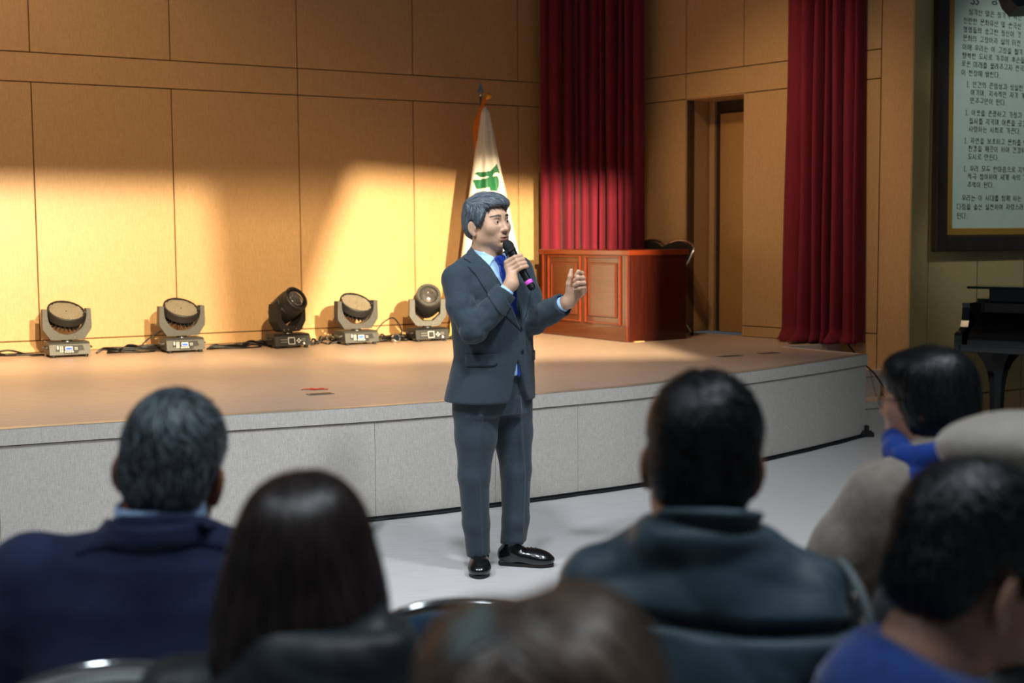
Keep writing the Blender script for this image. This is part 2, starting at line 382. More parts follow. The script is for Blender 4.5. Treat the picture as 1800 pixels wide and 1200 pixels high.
# ------------------------------------------------------------------ velvet curtains
M_VELVET = mat('crimson_velvet', '#66051f', '#740825', scale=30, rough=.9, sheen=.06, bump=.1, stretch=(1, 1, .15))
def curtain(path, z0, z1, npl, amp, name, label, bottom_amp=1.3, seed=1, flare=None, puddle=False):
    rg = np.random.default_rng(seed); P = [Vector((*p, 0)) for p in path]; pts = spline(P, 30); n = len(pts)
    L_ = [0]
    for a, b in zip(pts[:-1], pts[1:]): L_.append(L_[-1]+(b-a).length)
    tot = L_[-1]; m = npl*14; rows = []
    ph = np.cumsum(rg.uniform(.4, 1.6, npl+1)); ph = (ph-ph[0])/(ph[-1]-ph[0])
    zs = list(np.linspace(z1, z0+.25, 12))+list(np.linspace(z0+.22, z0, 8))
    for z in zs:
        f = (z-z0)/(z1-z0); row = []
        for i in range(m+1):
            s = i/m; k = min(np.searchsorted(ph, s, side='right')-1, npl-1); loc = (s-ph[k])/(ph[k+1]-ph[k])
            a = amp*(1+(bottom_amp-1)*(1-f))*(0.75+.5*((k*37) % 5)/5)
            off = a*(math.sin(PI*loc)**(.55+.5*((k*29) % 7)/7)*2-1)*(.55+.9*((k*53) % 11)/11)
            s2 = s
            if flare: s2 = .5+(s-.5)*(1+flare*(1-f)**2)
            t = s2*tot; j = int(np.clip(np.searchsorted(L_, t)-1, 0, n-2)); w_ = (t-L_[j])/(L_[j+1]-L_[j])
            p = pts[j].lerp(pts[j+1], w_); tg = (pts[j+1]-pts[j]).normalized(); nn = Vector((tg.y, -tg.x, 0))
            off += .012*math.sin(3*f*PI+k*2.1)
            zz = z
            if puddle and z < z0+.10: off += (z0+.10-z)*(.7+.6*math.sin(k*1.9)); zz = max(z, z0+.004)+.012*max(0, math.sin(s*40))*(1-(z-z0)/.1)
            row.append(p+nn*off+Vector((0, 0, zz)))
        rows.append(row)
    b = MB(); b.grid(rows, flip=True); o = b.build(name, M_VELVET, smooth=True)
    md = o.modifiers.new('thick', 'SOLIDIFY'); md.thickness = .006
    tag(o, label, 'curtain'); return o
curtain([(.285, 12.28), (.7, 12.30), (1.225, 12.12)], STAGE+.01, 5.2, 11, .05, 'velvet_curtain', 'crimson velvet curtain hanging behind the wooden desk', 1.1, 3)
curtain([(2.30, 10.95), (2.52, 10.72), (2.80, 10.50)], STAGE+.006, 5.2, 7, .058, 'velvet_curtain', 'dark red velvet curtain gathered at the right corner of the stage', 1.25, 5, flare=.10, puddle=True)

# ------------------------------------------------------------------ stage moving lights
M_DGREY = mat('moulded_grey_plastic', '#3b3b3a', '#434341', scale=60, rough=.5, bump=.05)
M_DBLK = mat('moulded_black_plastic', '#151516', '#1b1b1c', scale=60, rough=.55, bump=.05)
M_CHROME = mat('chrome', '#d6d8da', rough=.12, metal=1)
M_WHITEP = mat('white_print', '#d8d8d4', rough=.5)
M_SCREEN = mat('blue_screen', '#2f55ff', rough=.6, spec=.1, emit=1.0)
M_LED = mat('led_lens', '#8d8471', rough=.15, spec=.8, coat=.4)
M_GLASS = mat('lens_glass', '#8d8886', '#3c3836', scale=9, rough=.08, spec=1, coat=1, metal=.5)
YZX = Matrix(((0, 0, 1), (1, 0, 0), (0, 1, 0)))      # prism polygon (y,z) extruded along x
XZY = Matrix(((1, 0, 0), (0, 0, -1), (0, 1, 0)))     # prism polygon (x,z) extruded along -y
def light_base(root, mb_, beam):
    b = MB(); b.prism([(-.135, .022), (.135, .022), (.135, .085), (.10, .115), (-.085, .115), (-.118, .10)], -.15, .15, YZX)
    base = b.build('base', mb_, root)
    for sx in (-.12, .12):
        for sy in (-.10, .10):
            b = MB(); b.lathe([(.016, 0), (.019, .004), (.019, .024)], 10, c=(sx, sy, 0)); b.build('foot', M_BLACK, base)
    n = Vector((0, -.978, -.21)).normalized(); up_ = Vector((0, -.21, .978)).normalized()
    nn = Vector((0, -.078, .017)); nrm = Vector((0, -.977, .213)); upv = Vector((0, .213, .977))
    c0 = Vector((0, -.1272, .061)); F = Matrix((Vector((1, 0, 0)), upv, nrm)).transposed()
    def plate(poly, t0, t1, name, m, par): p = MB(); p.prism(poly, t0, t1, F, c0); return p.build(name, m, par)
    if not beam:
        pl = plate([(-.105, -.012), (-.055, -.012), (-.045, -.032), (.055, -.032), (.065, -.012), (.105, -.008), (.095, .032), (-.10, .032)], 0, .0025, 'control_panel', M_BLACK, base)
        plate([(-.034, -.006), (.018, -.006), (.018, .022), (-.034, .022)], .0025, .004, 'screen_bezel', M_WHITEP, pl)
        plate([(-.031, -.003), (.015, -.003), (.015, .015), (-.031, .015)], .004, .0048, 'screen', M_SCREEN, pl)
        for i in range(4): p = MB(); p.lathe([(.0065, 0), (.0065, .004), (.005, .006)], 10, F, c0+F @ Vector((-.034+.017*i, -.018, .002))); p.build('button', M_WHITEP, pl)
        p = MB()
        for (x, y, sx, sy) in [(-.09, .016, .005, .012)]+[(-.07+.014*i, .022-.012*j, .004, .0035) for i in range(2) for j in range(4)]+[(.038+.012*i, .012-.012*j, .004, .002) for i in range(2) for j in range(2)]: p.box(c0+F @ Vector((x, y, .0035)), (sx, sy, .0008), F)
        tag(p.build('printed_legend', M_WHITEP, pl), kind='stuff')
    else:
        pl = plate([(-.115, -.030), (.115, -.030), (.115, .030), (-.115, .030)], 0, .0025, 'control_panel', M_BLACK, base)
        p = MB()
        for (x, y, sx, sy) in [(-.012, .026, .028, .002), (-.012, -.026, .028, .002), (-.038, 0, .002, .026), (.014, 0, .002, .026)]: p.box(c0+F @ Vector((x, y, .0035)), (sx, sy, .001), F)
        p.build('screen_frame', M_WHITEP, pl)
        for (x, y) in [(.036, 0), (.062, 0), (.049, .013), (.049, -.013)]: p = MB(); p.lathe([(.006, 0), (.006, .004)], 8, F, c0+F @ Vector((x, y, .002))); p.build('button', M_WHITEP, pl)
        p = MB()
        for k in range(10): p.box(c0+F @ Vector((-.098+.012*(k % 5), .012-.02*(k//5), .003)), (.004, .003, .001), F)
        for k in range(6): p.box(c0+F @ Vector((.078+.012*(k % 3), .014-.013*(k//3), .003)), (.004, .003, .001), F)
        tag(p.build('printed_legend', mat('grey_print', '#7d7d78', rough=.5), pl), kind='stuff')
        p = MB(); p.box(c0+F @ Vector((.092, -.024, .004)), (.006, .009, .002), F); p.build('fuse_cap', M_WHITEP, pl)
    # carrying handle on each end
    for s in (-1, 1):
        p = MB(); p.tube([(s*.148, -.06, .075), (s*.172, -.05, .07), (s*.172, .05, .07), (s*.148, .06, .075)], .009, 8); p.build('carry_handle', mb_, base, smooth=True)
    p = MB(); p.lathe([(.045, .112), (.045, .12), (.03, .135)], 20); p.build('swivel_collar', M_CHROME, root, smooth=True, auto=40)
def light_yoke(par, my, octo, ybot=.130, w=.178, top=.365, th=.045):
    b = MB(); outer = [(-w, top), (-w-.004, ybot+.085), (-w+.055, ybot), (w-.055, ybot), (w+.004, ybot+.085), (w, top)]
    if octo: inner = [(w-.042, top), (w-.045, ybot+.105), (w-.11, ybot+.045), (-w+.11, ybot+.045), (-w+.045, ybot+.105), (-w+.042, top)]
    else:
        inner = []
        for k in range(13): a = PI*k/12; inner.append(((w-.034)*math.cos(a), .32-(.32-ybot-.038)*math.sin(a)))
        inner = [(w-.034, top)]+inner[0:]+[(-w+.034, top)]
    # build as strips: split into quads between outer and inner paths
    n = 24
    def resample(p):
        d = [0]
        for a, c in zip(p[:-1], p[1:]): d.append(d[-1]+math.hypot(c[0]-a[0], c[1]-a[1]))
        return [(float(np.interp(t*d[-1], d, [q[0] for q in p])), float(np.interp(t*d[-1], d, [q[1] for q in p]))) for t in np.linspace(0, 1, n+1)]
    A = resample(outer); B_ = resample(inner[::-1])
    rows = [[Vector((a[0], -th, a[1])), Vector((c[0], -th, c[1])), Vector((c[0], th, c[1])), Vector((a[0], th, a[1])), Vector((a[0], -th, a[1]))] for a, c in zip(A, B_)]
    b.grid(rows, flip=False); b.add(rows[0][:4], [(0, 3, 2, 1)][:1]); b.add(rows[-1][:4], [(0, 1, 2, 3)])
    y = b.build('yoke', my, par)
    # raised cover plate and screws on the front of the yoke
    sc = MB()
    for (x, z) in [(-w+.02, ybot+.15), (w-.02, ybot+.15), (-w+.07, ybot+.018), (w-.07, ybot+.018), (-.04, ybot+.02), (.05, ybot+.02)]: sc.box((x, -th-.001, z), (.003, .001, .003))
    tag(sc.build('screws', M_CHROME, y), kind='stuff')
    return y
def wash_light(x, y, yaw, tilt, label):
    root = empty('moving_wash_light', (x, y, STAGE), yaw); light_base(root, M_DGREY, False); light_yoke(root, M_DGREY, False)
    T = Matrix.Rotation(tilt, 3, 'X') @ Matrix.Rotation(.10, 3, 'Y'); c = Vector((0, -.005, .342))
    b = MB(); b.lathe([(.12, -.055), (.138, -.05), (.142, -.045), (.142, .012), (.138, .016), (.130, .016), (.130, .006), (.0, .006)], 36, T, c, cap=False); hd = b.build('lamp_head', M_DBLK, root, smooth=True, auto=30)
    b = MB()
    for k in range(22):
        a = 2*PI*k/22; R_ = T @ Matrix.Rotation(a, 3, 'Z'); b.box(c+R_ @ Vector((.085, 0, -.078)), (.036, .003, .028), R_)
    b.lathe([(.075, -.108), (.085, -.05)], 20, T, c); tag(b.build('cooling_fins', M_DBLK, hd), kind='stuff')
    b = MB(); k = 0
    for i in range(-9, 10):
        for j in range(-9, 10):
            px, py = .0142*(i+.5*(j % 2)), .0123*j
            if .012 < math.hypot(px, py) < .124: b.lathe([(.0062, .005), (.0055, .008), (.003, .0105)], 6, T, c+T @ Vector((px, py, 0)))
    o = b.build('led_lenses', M_LED, hd, smooth=True); tag(o, kind='stuff')
    b = MB(); b.lathe([(.128, .0062), (.128, .0064)], 30, T, c); b.build('lens_plate', mat('led_plate', '#2c2823', rough=.3), hd)
    for s in (-1, 1):
        b = MB(); b.tube([(s*.128, 0, .33), (s*.16, 0, .33)], .022, 12); b.build('tilt_pivot', M_DBLK, root, smooth=True, auto=40)
    tag(root, label, 'stage light', 'moving lights in a row on the stage'); return root
def beam_light(x, y, yaw, pan, tilt, label, dark):
    my = M_DBLK if dark else M_DGREY
    root = empty('moving_beam_light', (x, y, STAGE), yaw); light_base(root, M_DBLK, True)
    yk = light_yoke(root, my, True, w=.155, top=.36, th=.05); yk.rotation_euler = (0, 0, pan)
    T = Matrix.Rotation(pan, 3, 'Z') @ Matrix.Rotation(PI/2-tilt, 3, 'X'); c = Vector((0, 0, .335))
    # head axis +z = beam direction
    b = MB(); b.lathe([(.05, -.165), (.085, -.15), (.108, -.10), (.112, 0), (.110, .07), (.10, .10)], 28, T, c); hd = b.build('lamp_head', M_DBLK, root, smooth=True, auto=30)
    b = MB(); b.box(c+T @ Vector((0, 0, -.03)), (.113, .075, .095), T, ch=.03); b.build('head_cover', M_DBLK, hd)
    b = MB(); b.lathe([(.10, .095), (.106, .10), (.106, .135), (.098, .142), (.082, .142), (.078, .12), (.0, .118)], 32, T, c, cap=False); b.build('front_ring', my if not dark else M_DBLK, hd, smooth=True, auto=30)
    b = MB(); b.lathe([(.0765, .120), (.070, .133), (.055, .143), (.035, .150), (.012, .154), (.0005, .1545)], 28, T, c); b.build('lens', M_GLASS, hd, smooth=True)
    sc = MB()
    for k in range(4): sc.box(c+T @ Matrix.Rotation(k*PI/2+.6, 3, 'Z') @ Vector((.094, 0, .143)), (.004, .004, .0015), T)
    tag(sc.build('screws', M_CHROME, hd), kind='stuff')
    tag(root, label, 'stage light', 'moving lights in a row on the stage'); return root
wash_light(-3.43, 9.99, .50, math.radians(30), 'grey moving wash light with LED face nearest the left edge')
wash_light(-2.63, 10.32, .50, math.radians(30), 'grey moving wash light standing second from the left edge')
wash_light(-1.315, 10.96, .50, math.radians(32), 'grey moving wash light between the two round-lens beam lights')
beam_light(-1.845, 10.67, .50, .42, math.radians(32), 'matte black moving beam light turned to the right, third in row', True)
beam_light(-.735, 11.26, .42, -.22, math.radians(30), 'grey moving beam light with round lens nearest the speaker', False)

# cables behind and between the lights
M_CABLE = mat('cable_rubber', '#0a0a0b', rough=.45)
def cable(pts, r, label, group):
    b = MB(); b.tube(spline(pts, 7), r, 6); return tag(b.build('cable', M_CABLE, smooth=True), label, 'cable', group)
def tangle(a, b_, n, spread, label, seed, loops=0, lift=.03):
    rg = np.random.default_rng(seed); a = Vector((*a, STAGE)); b_ = Vector((*b_, STAGE)); d = b_-a; nrm = Vector((-d.y, d.x, 0)).normalized()
    for k in range(n):
        pts = [a]
        for t in np.linspace(.12, .88, 5): pts.append(a+d*t+nrm*float(rg.normal(0, spread))+Vector((0, 0, .009+abs(float(rg.normal(0, lift))))))
        pts.append(b_); pts = [p+Vector((0, 0, max(0, .009-(p.z-STAGE)))) for p in pts]
        if loops and k < loops:
            c = a+d*(.3+.4*float(rg.random())); R0 = .10+.06*float(rg.random()); ring = [c+d.normalized()*math.cos(q)*R0*1.7+nrm*math.sin(q)*R0*.5+Vector((0, 0, .012+.014*k+.01*math.sin(q*2))) for q in np.linspace(0, 4*PI, 18)]
            pts = ring
        cable(pts, .0075, label, label)
tangle((-4.35, 9.55), (-3.62, 10.02), 4, .03, 'black cable running in from the left edge to the first wash light', 1)
tangle((-3.25, 10.12), (-2.80, 10.38), 5, .05, 'black cable coiled between the first and second wash lights', 2, 3)
tangle((-2.46, 10.45), (-2.02, 10.74), 5, .03, 'black cable between the second wash light and black beam light', 3, 1)
tangle((-1.68, 10.80), (-1.48, 11.02), 4, .03, 'black cable between the black beam light and third wash light', 4)
tangle((-1.14, 11.08), (-.92, 11.32), 6, .05, 'black cable heaped beside the grey beam light', 5, 3)
tangle((-.56, 11.36), (-.28, 11.55), 4, .05, 'black cable trailing from the grey beam light behind the speaker', 6, 1)
cable([(-1.16, 11.12, STAGE+.10), (-1.10, 11.15, STAGE+.17), (-1.02, 11.2, STAGE+.20), (-.96, 11.25, STAGE+.10), (-.97, 11.3, STAGE+.02)], .006, 'thin black cable arching up right of the third wash light', None)
cable([(-2.98, 10.30, STAGE+.012), (-2.9, 10.33, STAGE+.10), (-2.78, 10.36, STAGE+.17), (-2.70, 10.40, STAGE+.16), (-2.66, 10.42, STAGE+.09)], .007, 'thin black cable rising to the second wash light from the coil', None)
b = MB(); Mx = frame((.87, .49, 0), (.3, -.9, .3)); b.lathe([(.036, -.03), (.036, .012), (.030, .016), (.026, .010), (.008, .010)], 20, Mx, (-.985, 11.05, STAGE+.04))
tag(b.build('cable_connector', M_CHROME, smooth=True, auto=40), 'round silver cable connector lying left of the grey beam light', 'connector')

# ------------------------------------------------------------------ flag on its pole
FX, FY = -.262, 11.62
root = empty('flag_stand', (FX, FY, STAGE))
M_SILV = mat('silver_pole', '#b9b7b2', rough=.25, metal=1); M_GOLDTH = mat('orange_tassel', '#f0861c', '#dc6f18', scale=90, rough=.8, stretch=(1, 1, .1)); M_YEL = mat('yellow_tassel', '#e8a022', rough=.7)
b = MB(); b.lathe([(.17, 0), (.17, .02), (.06, .06), (.025, .09), (.022, .20)], 28); b.build('base', M_SILV, root, smooth=True, auto=35)
b = MB(); b.tube([(0, 0, .05), (0, 0, 2.15)], .012, 12); b.build('pole', M_SILV, root, smooth=True)
b = MB(); b.lathe([(.012, 2.13), (.016, 2.14), (.010, 2.15), (.012, 2.165)], 12)
b.prism([(-.030, 2.162), (-.012, 2.162), (0, 2.172), (.012, 2.162), (.030, 2.162), (.015, 2.205), (.005, 2.25), (0, 2.262), (-.005, 2.25), (-.015, 2.205)], -.006, .006, XZY); b.build('spear_finial', M_SILV, root)
# cloth: half-cone with pleats. local x to the right, front toward -y
def flag_edges(z):
    zl = [0.06, .25, .75, 1.25, 1.478, 1.98, 2.03]; xl = [-.27, -.25, -.18, -.113, -.078, -.002, .028]; xr = [.42, .40, .33, .227, .176, .080, .052]
    return float(np.interp(z, zl, xl)), float(np.interp(z, zl, xr))
EMB = [[(836, 306), (842, 303.5), (864, 302.5), (876, 289), (880, 302), (880.5, 306.5), (876, 304), (871, 306), (868, 312), (862, 311.8), (846, 312.8), (842.5, 309)],
       [(833.5, 317), (856, 315), (862, 312), (868, 311.5), (875, 309.5), (879, 314), (880, 322), (878.5, 331), (876, 337), (864, 336.5), (862.8, 330.4), (840, 333.5)]]
def inpoly(x, y, P):
    c = False; n = len(P)
    for i in range(n):
        x1, y1 = P[i]; x2, y2 = P[(i+1) % n]
        if (y1 > y) != (y2 > y) and x < (x2-x1)*(y-y1)/(y2-y1)+x1: c = not c
    return c
nu, nz = 150, 330; zz = np.linspace(.06, 2.03, nz); P = []
for z in zz:
    xl, xr = flag_edges(z); row = []; wd = xr-xl
    for i in range(nu+1):
        u = i/nu; x = xl+wd*u
        y = -.05-.35*wd*math.sin(PI*u)**.8-.028*(2.03-z)/1.9*math.sin(u*15+.7*math.sin(z*2))*(1+.5*math.sin(z*1.3))-.01*math.sin(u*31)*(2.03-z)/1.9
        row.append(Vector((x, y, z)))
    P.append(row)
b = MB(); v = [p for r in P for p in r]; f = []; mi = []
for k in range(nz-1):
    zc = (zz[k]+zz[k+1])/2; ypx = 339-(zc-1.28)*197
    for i in range(nu):
        a = k*(nu+1)+i; f.append((a, a+1, a+nu+2, a+nu+1))
        xl, xr = flag_edges(zc); xpx = 848.4+(xl+(xr-xl)*(i+.5)/nu)*197
        mi.append(1 if any(inpoly(xpx, ypx, E_) for E_ in EMB) else 0)
b.add(v, f); b.mi = mi
fl = b.build('flag_cloth', [mat('white_flag_satin', '#e4ded2', rough=.6, sheen=.2), mat('green_emblem_print', '#14603a', rough=.6)], root, smooth=True); md = fl.modifiers.new('thick', 'SOLIDIFY'); md.thickness = .002
# fringe along the lower left of the cloth and tassels at the top
b = MB(); rg = np.random.default_rng(4)
for k in range(150):
    t = rg.random(); z = .06+.42*t; xl, _ = flag_edges(z); x = xl-.004+rg.uniform(-.006, .006); y = -.05+rg.uniform(-.01, .01)
    b.tube([(x, y, z), (x-.012, y-.005, z-.03), (x-.016+rg.uniform(-.008, .008), y, max(.01, z-.075))], .0016, 3, cap=False)
for k in range(120):
    x = rg.uniform(-.24, .38); b.tube([(x, -.07-rg.uniform(0, .2), .07), (x+rg.uniform(-.01, .01), -.07-rg.uniform(0, .2), .012)], .0016, 3, cap=False)
b.build('gold_fringe', mat('gold_fringe', '#d9b25e', rough=.6), fl)
b = MB()
for k in range(130):
    t = rg.random(); x0 = .022-.035*t*rg.random(); z0 = 2.07-.12*rg.random()
    x1 = -.056+.036*rg.random(); z1 = rg.uniform(1.64, 1.85)
    b.tube([(.03+rg.uniform(-.01, .01), -.03, 2.11), (x0-.03, -.045+rg.uniform(-.015, .015), z0-.09), (x1-.012, -.05+rg.uniform(-.02, .02), (z0+z1)/2-.05), (x1, -.05, z1)], .0036, 3, cap=False)
b.build('cord_tassel', M_GOLDTH, root)
b = MB(); b.lathe([(.004, 0), (.018, .018), (.026, .04), (.018, .052), (.003, .056)], 10, frame((.8, 0, -.6), (.6, 0, .8)), (.05, -.03, 2.10)); b.build('cord_knot', M_YEL, root, smooth=True)
tag(root, 'white flag with green emblem and orange tassel on a silver pole', 'flag')

# ------------------------------------------------------------------ mahogany desk
DC = Vector((.985, 10.905, 0)); DA = math.radians(-57); DW, DD, DH = 1.31, .63, .775
fx = Vector((math.cos(DA), math.sin(DA), 0)); fy = Vector((-fx.y, fx.x, 0))      # along the front (to the near corner), and away from viewer
ctr = DC-fx*(DW/2)+fy*(DD/2)
root = empty('desk', (ctr.x, ctr.y, STAGE), DA)
def mahog(name, a, b_, st): return mat(name, a, b_, scale=6, rough=.28, stretch=st, coat=.35, detail=5, contrast=(.3, .72))
M_MAH_SHADED = mahog('mahogany', '#2f1009', '#45180d', (9, 9, .6)); M_MAHT = mahog('mahogany_edge', '#65240e', '#7a2e12', (2, 2, 9)); M_MAHF = mahog('mahogany_front', '#4d2412', '#5c2d16', (.7, 9, 9))  # side-board mahogany is darkened to stand in for shade outside the spotlight
b = MB(); b.box((0, -DD/2+.02, DH/2), (DW/2-.02, .014, DH/2-.04)); b.build('front_board', M_MAHF, root)
for s in (-1, 1):
    b = MB(); b.box((s*(DW/2-.015), .0, (DH-.045)/2), (.015, DD/2, (DH-.045)/2), ch=.002); b.build('side_board', M_MAH_SHADED, root)
b = MB(); b.box((0, 0, DH-.022), (DW/2+.015, DD/2+.015, .022), ch=.005); b.build('desk_top', M_MAHT, root)
b = MB(); b.box((0, -DD/2+.0, .06), (DW/2-.03, .008, .055)); b.build('plinth', M_MAHF, root)
for s in (-1, 1):
    b = MB(); b.box((s*(DW/2-.03), -DD/2-.001, (DH-.045)/2), (.012, .006, (DH-.045)/2), ch=.003); b.build('corner_bead', M_MAHT, root)
for cx in (-.285, .285):
    # raised panel with inner and outer mouldings
    b = MB(); b.box((cx, -DD/2+.004, .43), (.20, .010, .235), ch=.006); pn = b.build('raised_panel', M_MAHF, root)
    for (hw, hh, r_) in ((.245, .285, .008), (.185, .22, .003)):
        for s in (-1, 1):
            b = MB(); b.box((cx+s*hw, -DD/2-.002, .43), (r_, .010, hh+r_), ch=r_*.6); b.build('moulding', M_MAHT, pn)
            b = MB(); b.box((cx, -DD/2-.002, .43+s*hh), (hw-r_, .010, r_), ch=r_*.6); b.build('moulding', M_MAHT, pn)
tag(root, 'dark mahogany desk with two moulded front panels on stage', 'desk')
# wooden shims under the near corner
for k, (dx, dy) in enumerate(((.0, .0),)):
    p = DC+fx*.002+fy*.10; b = MB(); b.box((0, 0, .004), (.02, .05, .004), ch=.001); o = b.build('wooden_shim', mat('pale_shim', '#d8b070', rough=.6)); o.location = (p.x, p.y, STAGE); o.rotation_euler = (0, 0, DA); tag(o, 'thin pale wooden shim under the near corner of the desk', 'shim')

# ------------------------------------------------------------------ folding chairs
M_VINYL = mat('grey_vinyl', '#8c948f', '#98a09b', scale=40, rough=.42, bump=.05); M_NAVYV = mat('navy_vinyl', '#07080d', '#0a0b11', scale=40, rough=.7, bump=.05)
def folding_chair(loc, yaw, label, pad=M_VINYL, w=.205, top=.83, group='chrome folding chairs'):
    root = empty('folding_chair', loc, yaw)
    # main tube: front feet -> arch over the back (local +y is forward)
    side = [(w, .25, .011), (w, .16, .20), (w, .05, .43), (w, -.10, .62), (w*.985, -.19, top-.10)]
    arc = [(w*math.cos(a), -.19-.035*math.sin(a), top-.10+.10*math.sin(a)) for a in np.linspace(.25, PI-.25, 9)]
    pts = side+arc+[(-x, y, z) for (x, y, z) in side[::-1]]
    b = MB(); b.tube(spline(pts, 4), .0115, 10); b.build('frame_tube', M_CHROME, root, smooth=True)
    for s in (-1, 1):
        b = MB(); b.tube(spline([(s*(w-.025), .12, .41), (s*(w-.025), -.02, .24), (s*(w-.025), -.20, .011)], 5), .0105, 10); b.build('rear_leg', M_CHROME, root, smooth=True)
        b = MB(); b.box((s*(w-.012), .03, .40), (.006, .05, .012), ch=.002); b.build('hinge_bracket', M_CHROME, root)
        for (x, y) in ((s*w, .25), (s*(w-.025), -.20)): b = MB(); b.lathe([(.015, 0), (.015, .03)], 10, c=(x, y, 0)); b.build('rubber_foot', M_BLACK, root)
    b = MB(); b.tube([(-w+.025, -.165, .055), (w-.025, -.165, .055)], .008, 8); b.tube([(-w, .215, .09), (w, .215, .09)], .008, 8); b.build('stretcher', M_CHROME, root, smooth=True)
    # curved back pad between the tubes
    rows = []
    for j in range(15):
        t = j/14; row = []
        for i in range(21):
            u = -1+2*i/20; ztop = top-(.025 if pad is M_VINYL else .010)-.055*u*u; zbot = top-.215+.05*abs(u)**2.2
            z = zbot+(ztop-zbot)*t; y = -.175-.05*(z-top+.1)-.035*(1-u*u)+.02
            row.append(Vector((u*(w-.012), y, z)))
        rows.append(row)
    b = MB(); b.grid(rows); o = b.build('back_pad', pad, root, smooth=True); md = o.modifiers.new('thick', 'SOLIDIFY'); md.thickness = .022; md.offset = 0
    b = MB(); b.box((0, .06, .445), (w-.015, .19, .022), Matrix.Rotation(.06, 3, 'X'), ch=.016); b.build('seat_pad', pad, root, smooth=False)
    return tag(root, label, 'chair', group)
folding_chair((1.136, 12.01, STAGE), DA+PI+.08, 'black folding chair behind the desk on its left side', M_NAVYV, top=.85)
folding_chair((1.35, 11.68, STAGE), DA+PI, 'black folding chair with chrome leg tucked behind the near desk end', M_NAVYV, top=.85)
# ------------------------------------------------------------------ grand piano by the hall wall
M_EBONY = mat('polished_ebony', '#0a0909', rough=.14, coat=.6); M_EBB = mat('brown_ebony', '#16110e', rough=.3)  # second ebony is browner and less glossy, for fallboard and music desk
PD = Vector((.6, .8, 0)); PR = Vector((.8, -.6, 0)); pyaw = math.atan2(PR.y, PR.x)
root = empty('grand_piano', (3.42+PR.x*.74, 9.35+PR.y*.74, 0), pyaw)     # local x to the player's right, y into the piano; y=0 at the key slip
root.location = (3.84, 8.98, 0)
W2 = .745
b = MB(); b.box((0, .17, .685), (W2, .17, .03), ch=.006); b.build('keybed', M_EBONY, root)
b = MB(); b.box((0, .012, .725), (W2-.06, .014, .03), ch=.008); b.build('key_slip', M_EBONY, root)
b = MB(); b.prism([(.03, .755), (.06, .79), (.27, .93), (.30, .93), (.30, .755)], -W2+.06, W2-.06, YZX); b.build('fallboard', M_EBB, root)
for s in (-1, 1):
    prof = [(0, .66), (.0, .775), (.012, .792), (.05, .80), (.09, .806), (.13, .83), (.155, .875), (.165, .93), (.17, .97), (.16, 1.005), (.34, 1.005), (.34, .66)]
    b = MB(); b.prism(prof, s*W2-.028, s*W2+.028, YZX); b.build('cheek', M_EBONY, root)
rim = [(-W2-.02, .30), (-W2-.02, 1.30), (-W2+.05, 1.55), (-.45, 1.68), (-.20, 1.62), (0, 1.42), (.25, 1.22), (.55, 1.08), (W2-.03, .95), (W2+.02, .80), (W2+.02, .30)]
rs = [(p.x, p.y) for p in spline([Vector((*p, 0)) for p in rim], 5)][::-1]
b = MB(); b.prism([p for p in rs], .70, 1.0); b.build('case', M_EBONY, root)
ld = [(x*1.01, y) for x, y in rs]; ld = [p for p in ld if p[1] > .42]+[]
b = MB(); b.prism([p for p in ld]+[], 1.0, 1.022); b.build('lid', M_EBONY, root)
b = MB(); b.box((0, .40, 1.06), (W2-.10, .02, .062), ch=.004); b.build('folded_lid_leaf', M_EBONY, root)
b = MB(); b.box((0, .33, 1.118), (W2-.0, .16, .009), ch=.004); b.box((-W2+.17, .30, 1.105), (.012, .03, .006)); b.build('lid_flap', M_EBONY, root)
b = MB(); b.box((0, .30, .955), (W2-.09, .012, .05), ch=.004); b.build('music_desk', M_EBB, root)
for (x, y) in ((-W2+.22, .22), (W2-.22, .22), (-.40, 1.42)):
    b = MB(); b.lathe([(.03, .04), (.045, .10), (.05, .2), (.058, .40), (.075, .50), (.11, .58), (.17, .655)], 8, c=(x, y, 0)); lg = b.build('leg', M_EBONY, root, smooth=True, auto=30)
    b = MB(); b.tube([(x-.018, y, .03), (x+.018, y, .03)], .03, 14); b.build('caster', M_SILV, lg, smooth=True, auto=40)
b = MB(); b.box((0, .70, .35), (.05, .025, .35), ch=.004); b.box((0, .70, .08), (.14, .04, .03), ch=.006); b.build('pedal_lyre', M_EBONY, root)
for k in range(3): b = MB(); b.box((-.06+.06*k, .62, .065), (.012, .06, .006), ch=.003); b.build('pedal', mat('brass', '#b08a3c', rough=.25, metal=1), root)
tag(root, 'black grand piano standing against the hall wall', 'piano')
# upholstered piano bench
bench = empty('piano_bench', (3.90, 8.48, 0), pyaw)
b = MB(); b.box((0, 0, .46), (.36, .165, .05), ch=.025); b.build('seat_cushion', mat('black_leather', '#0e0f12', rough=.4, bump=.1, scale=80, c2='#121318'), bench)
b = MB(); b.box((0, 0, .38), (.34, .15, .035), ch=.004); b.build('seat_frame', M_EBONY, bench)
for sx in (-.30, .30):
    for sy in (-.12, .12): b = MB(); b.box((sx, sy, .175), (.025, .025, .175), ch=.004); b.build('leg', M_EBONY, bench)
tag(bench, 'black padded bench in front of the grand piano', 'bench')

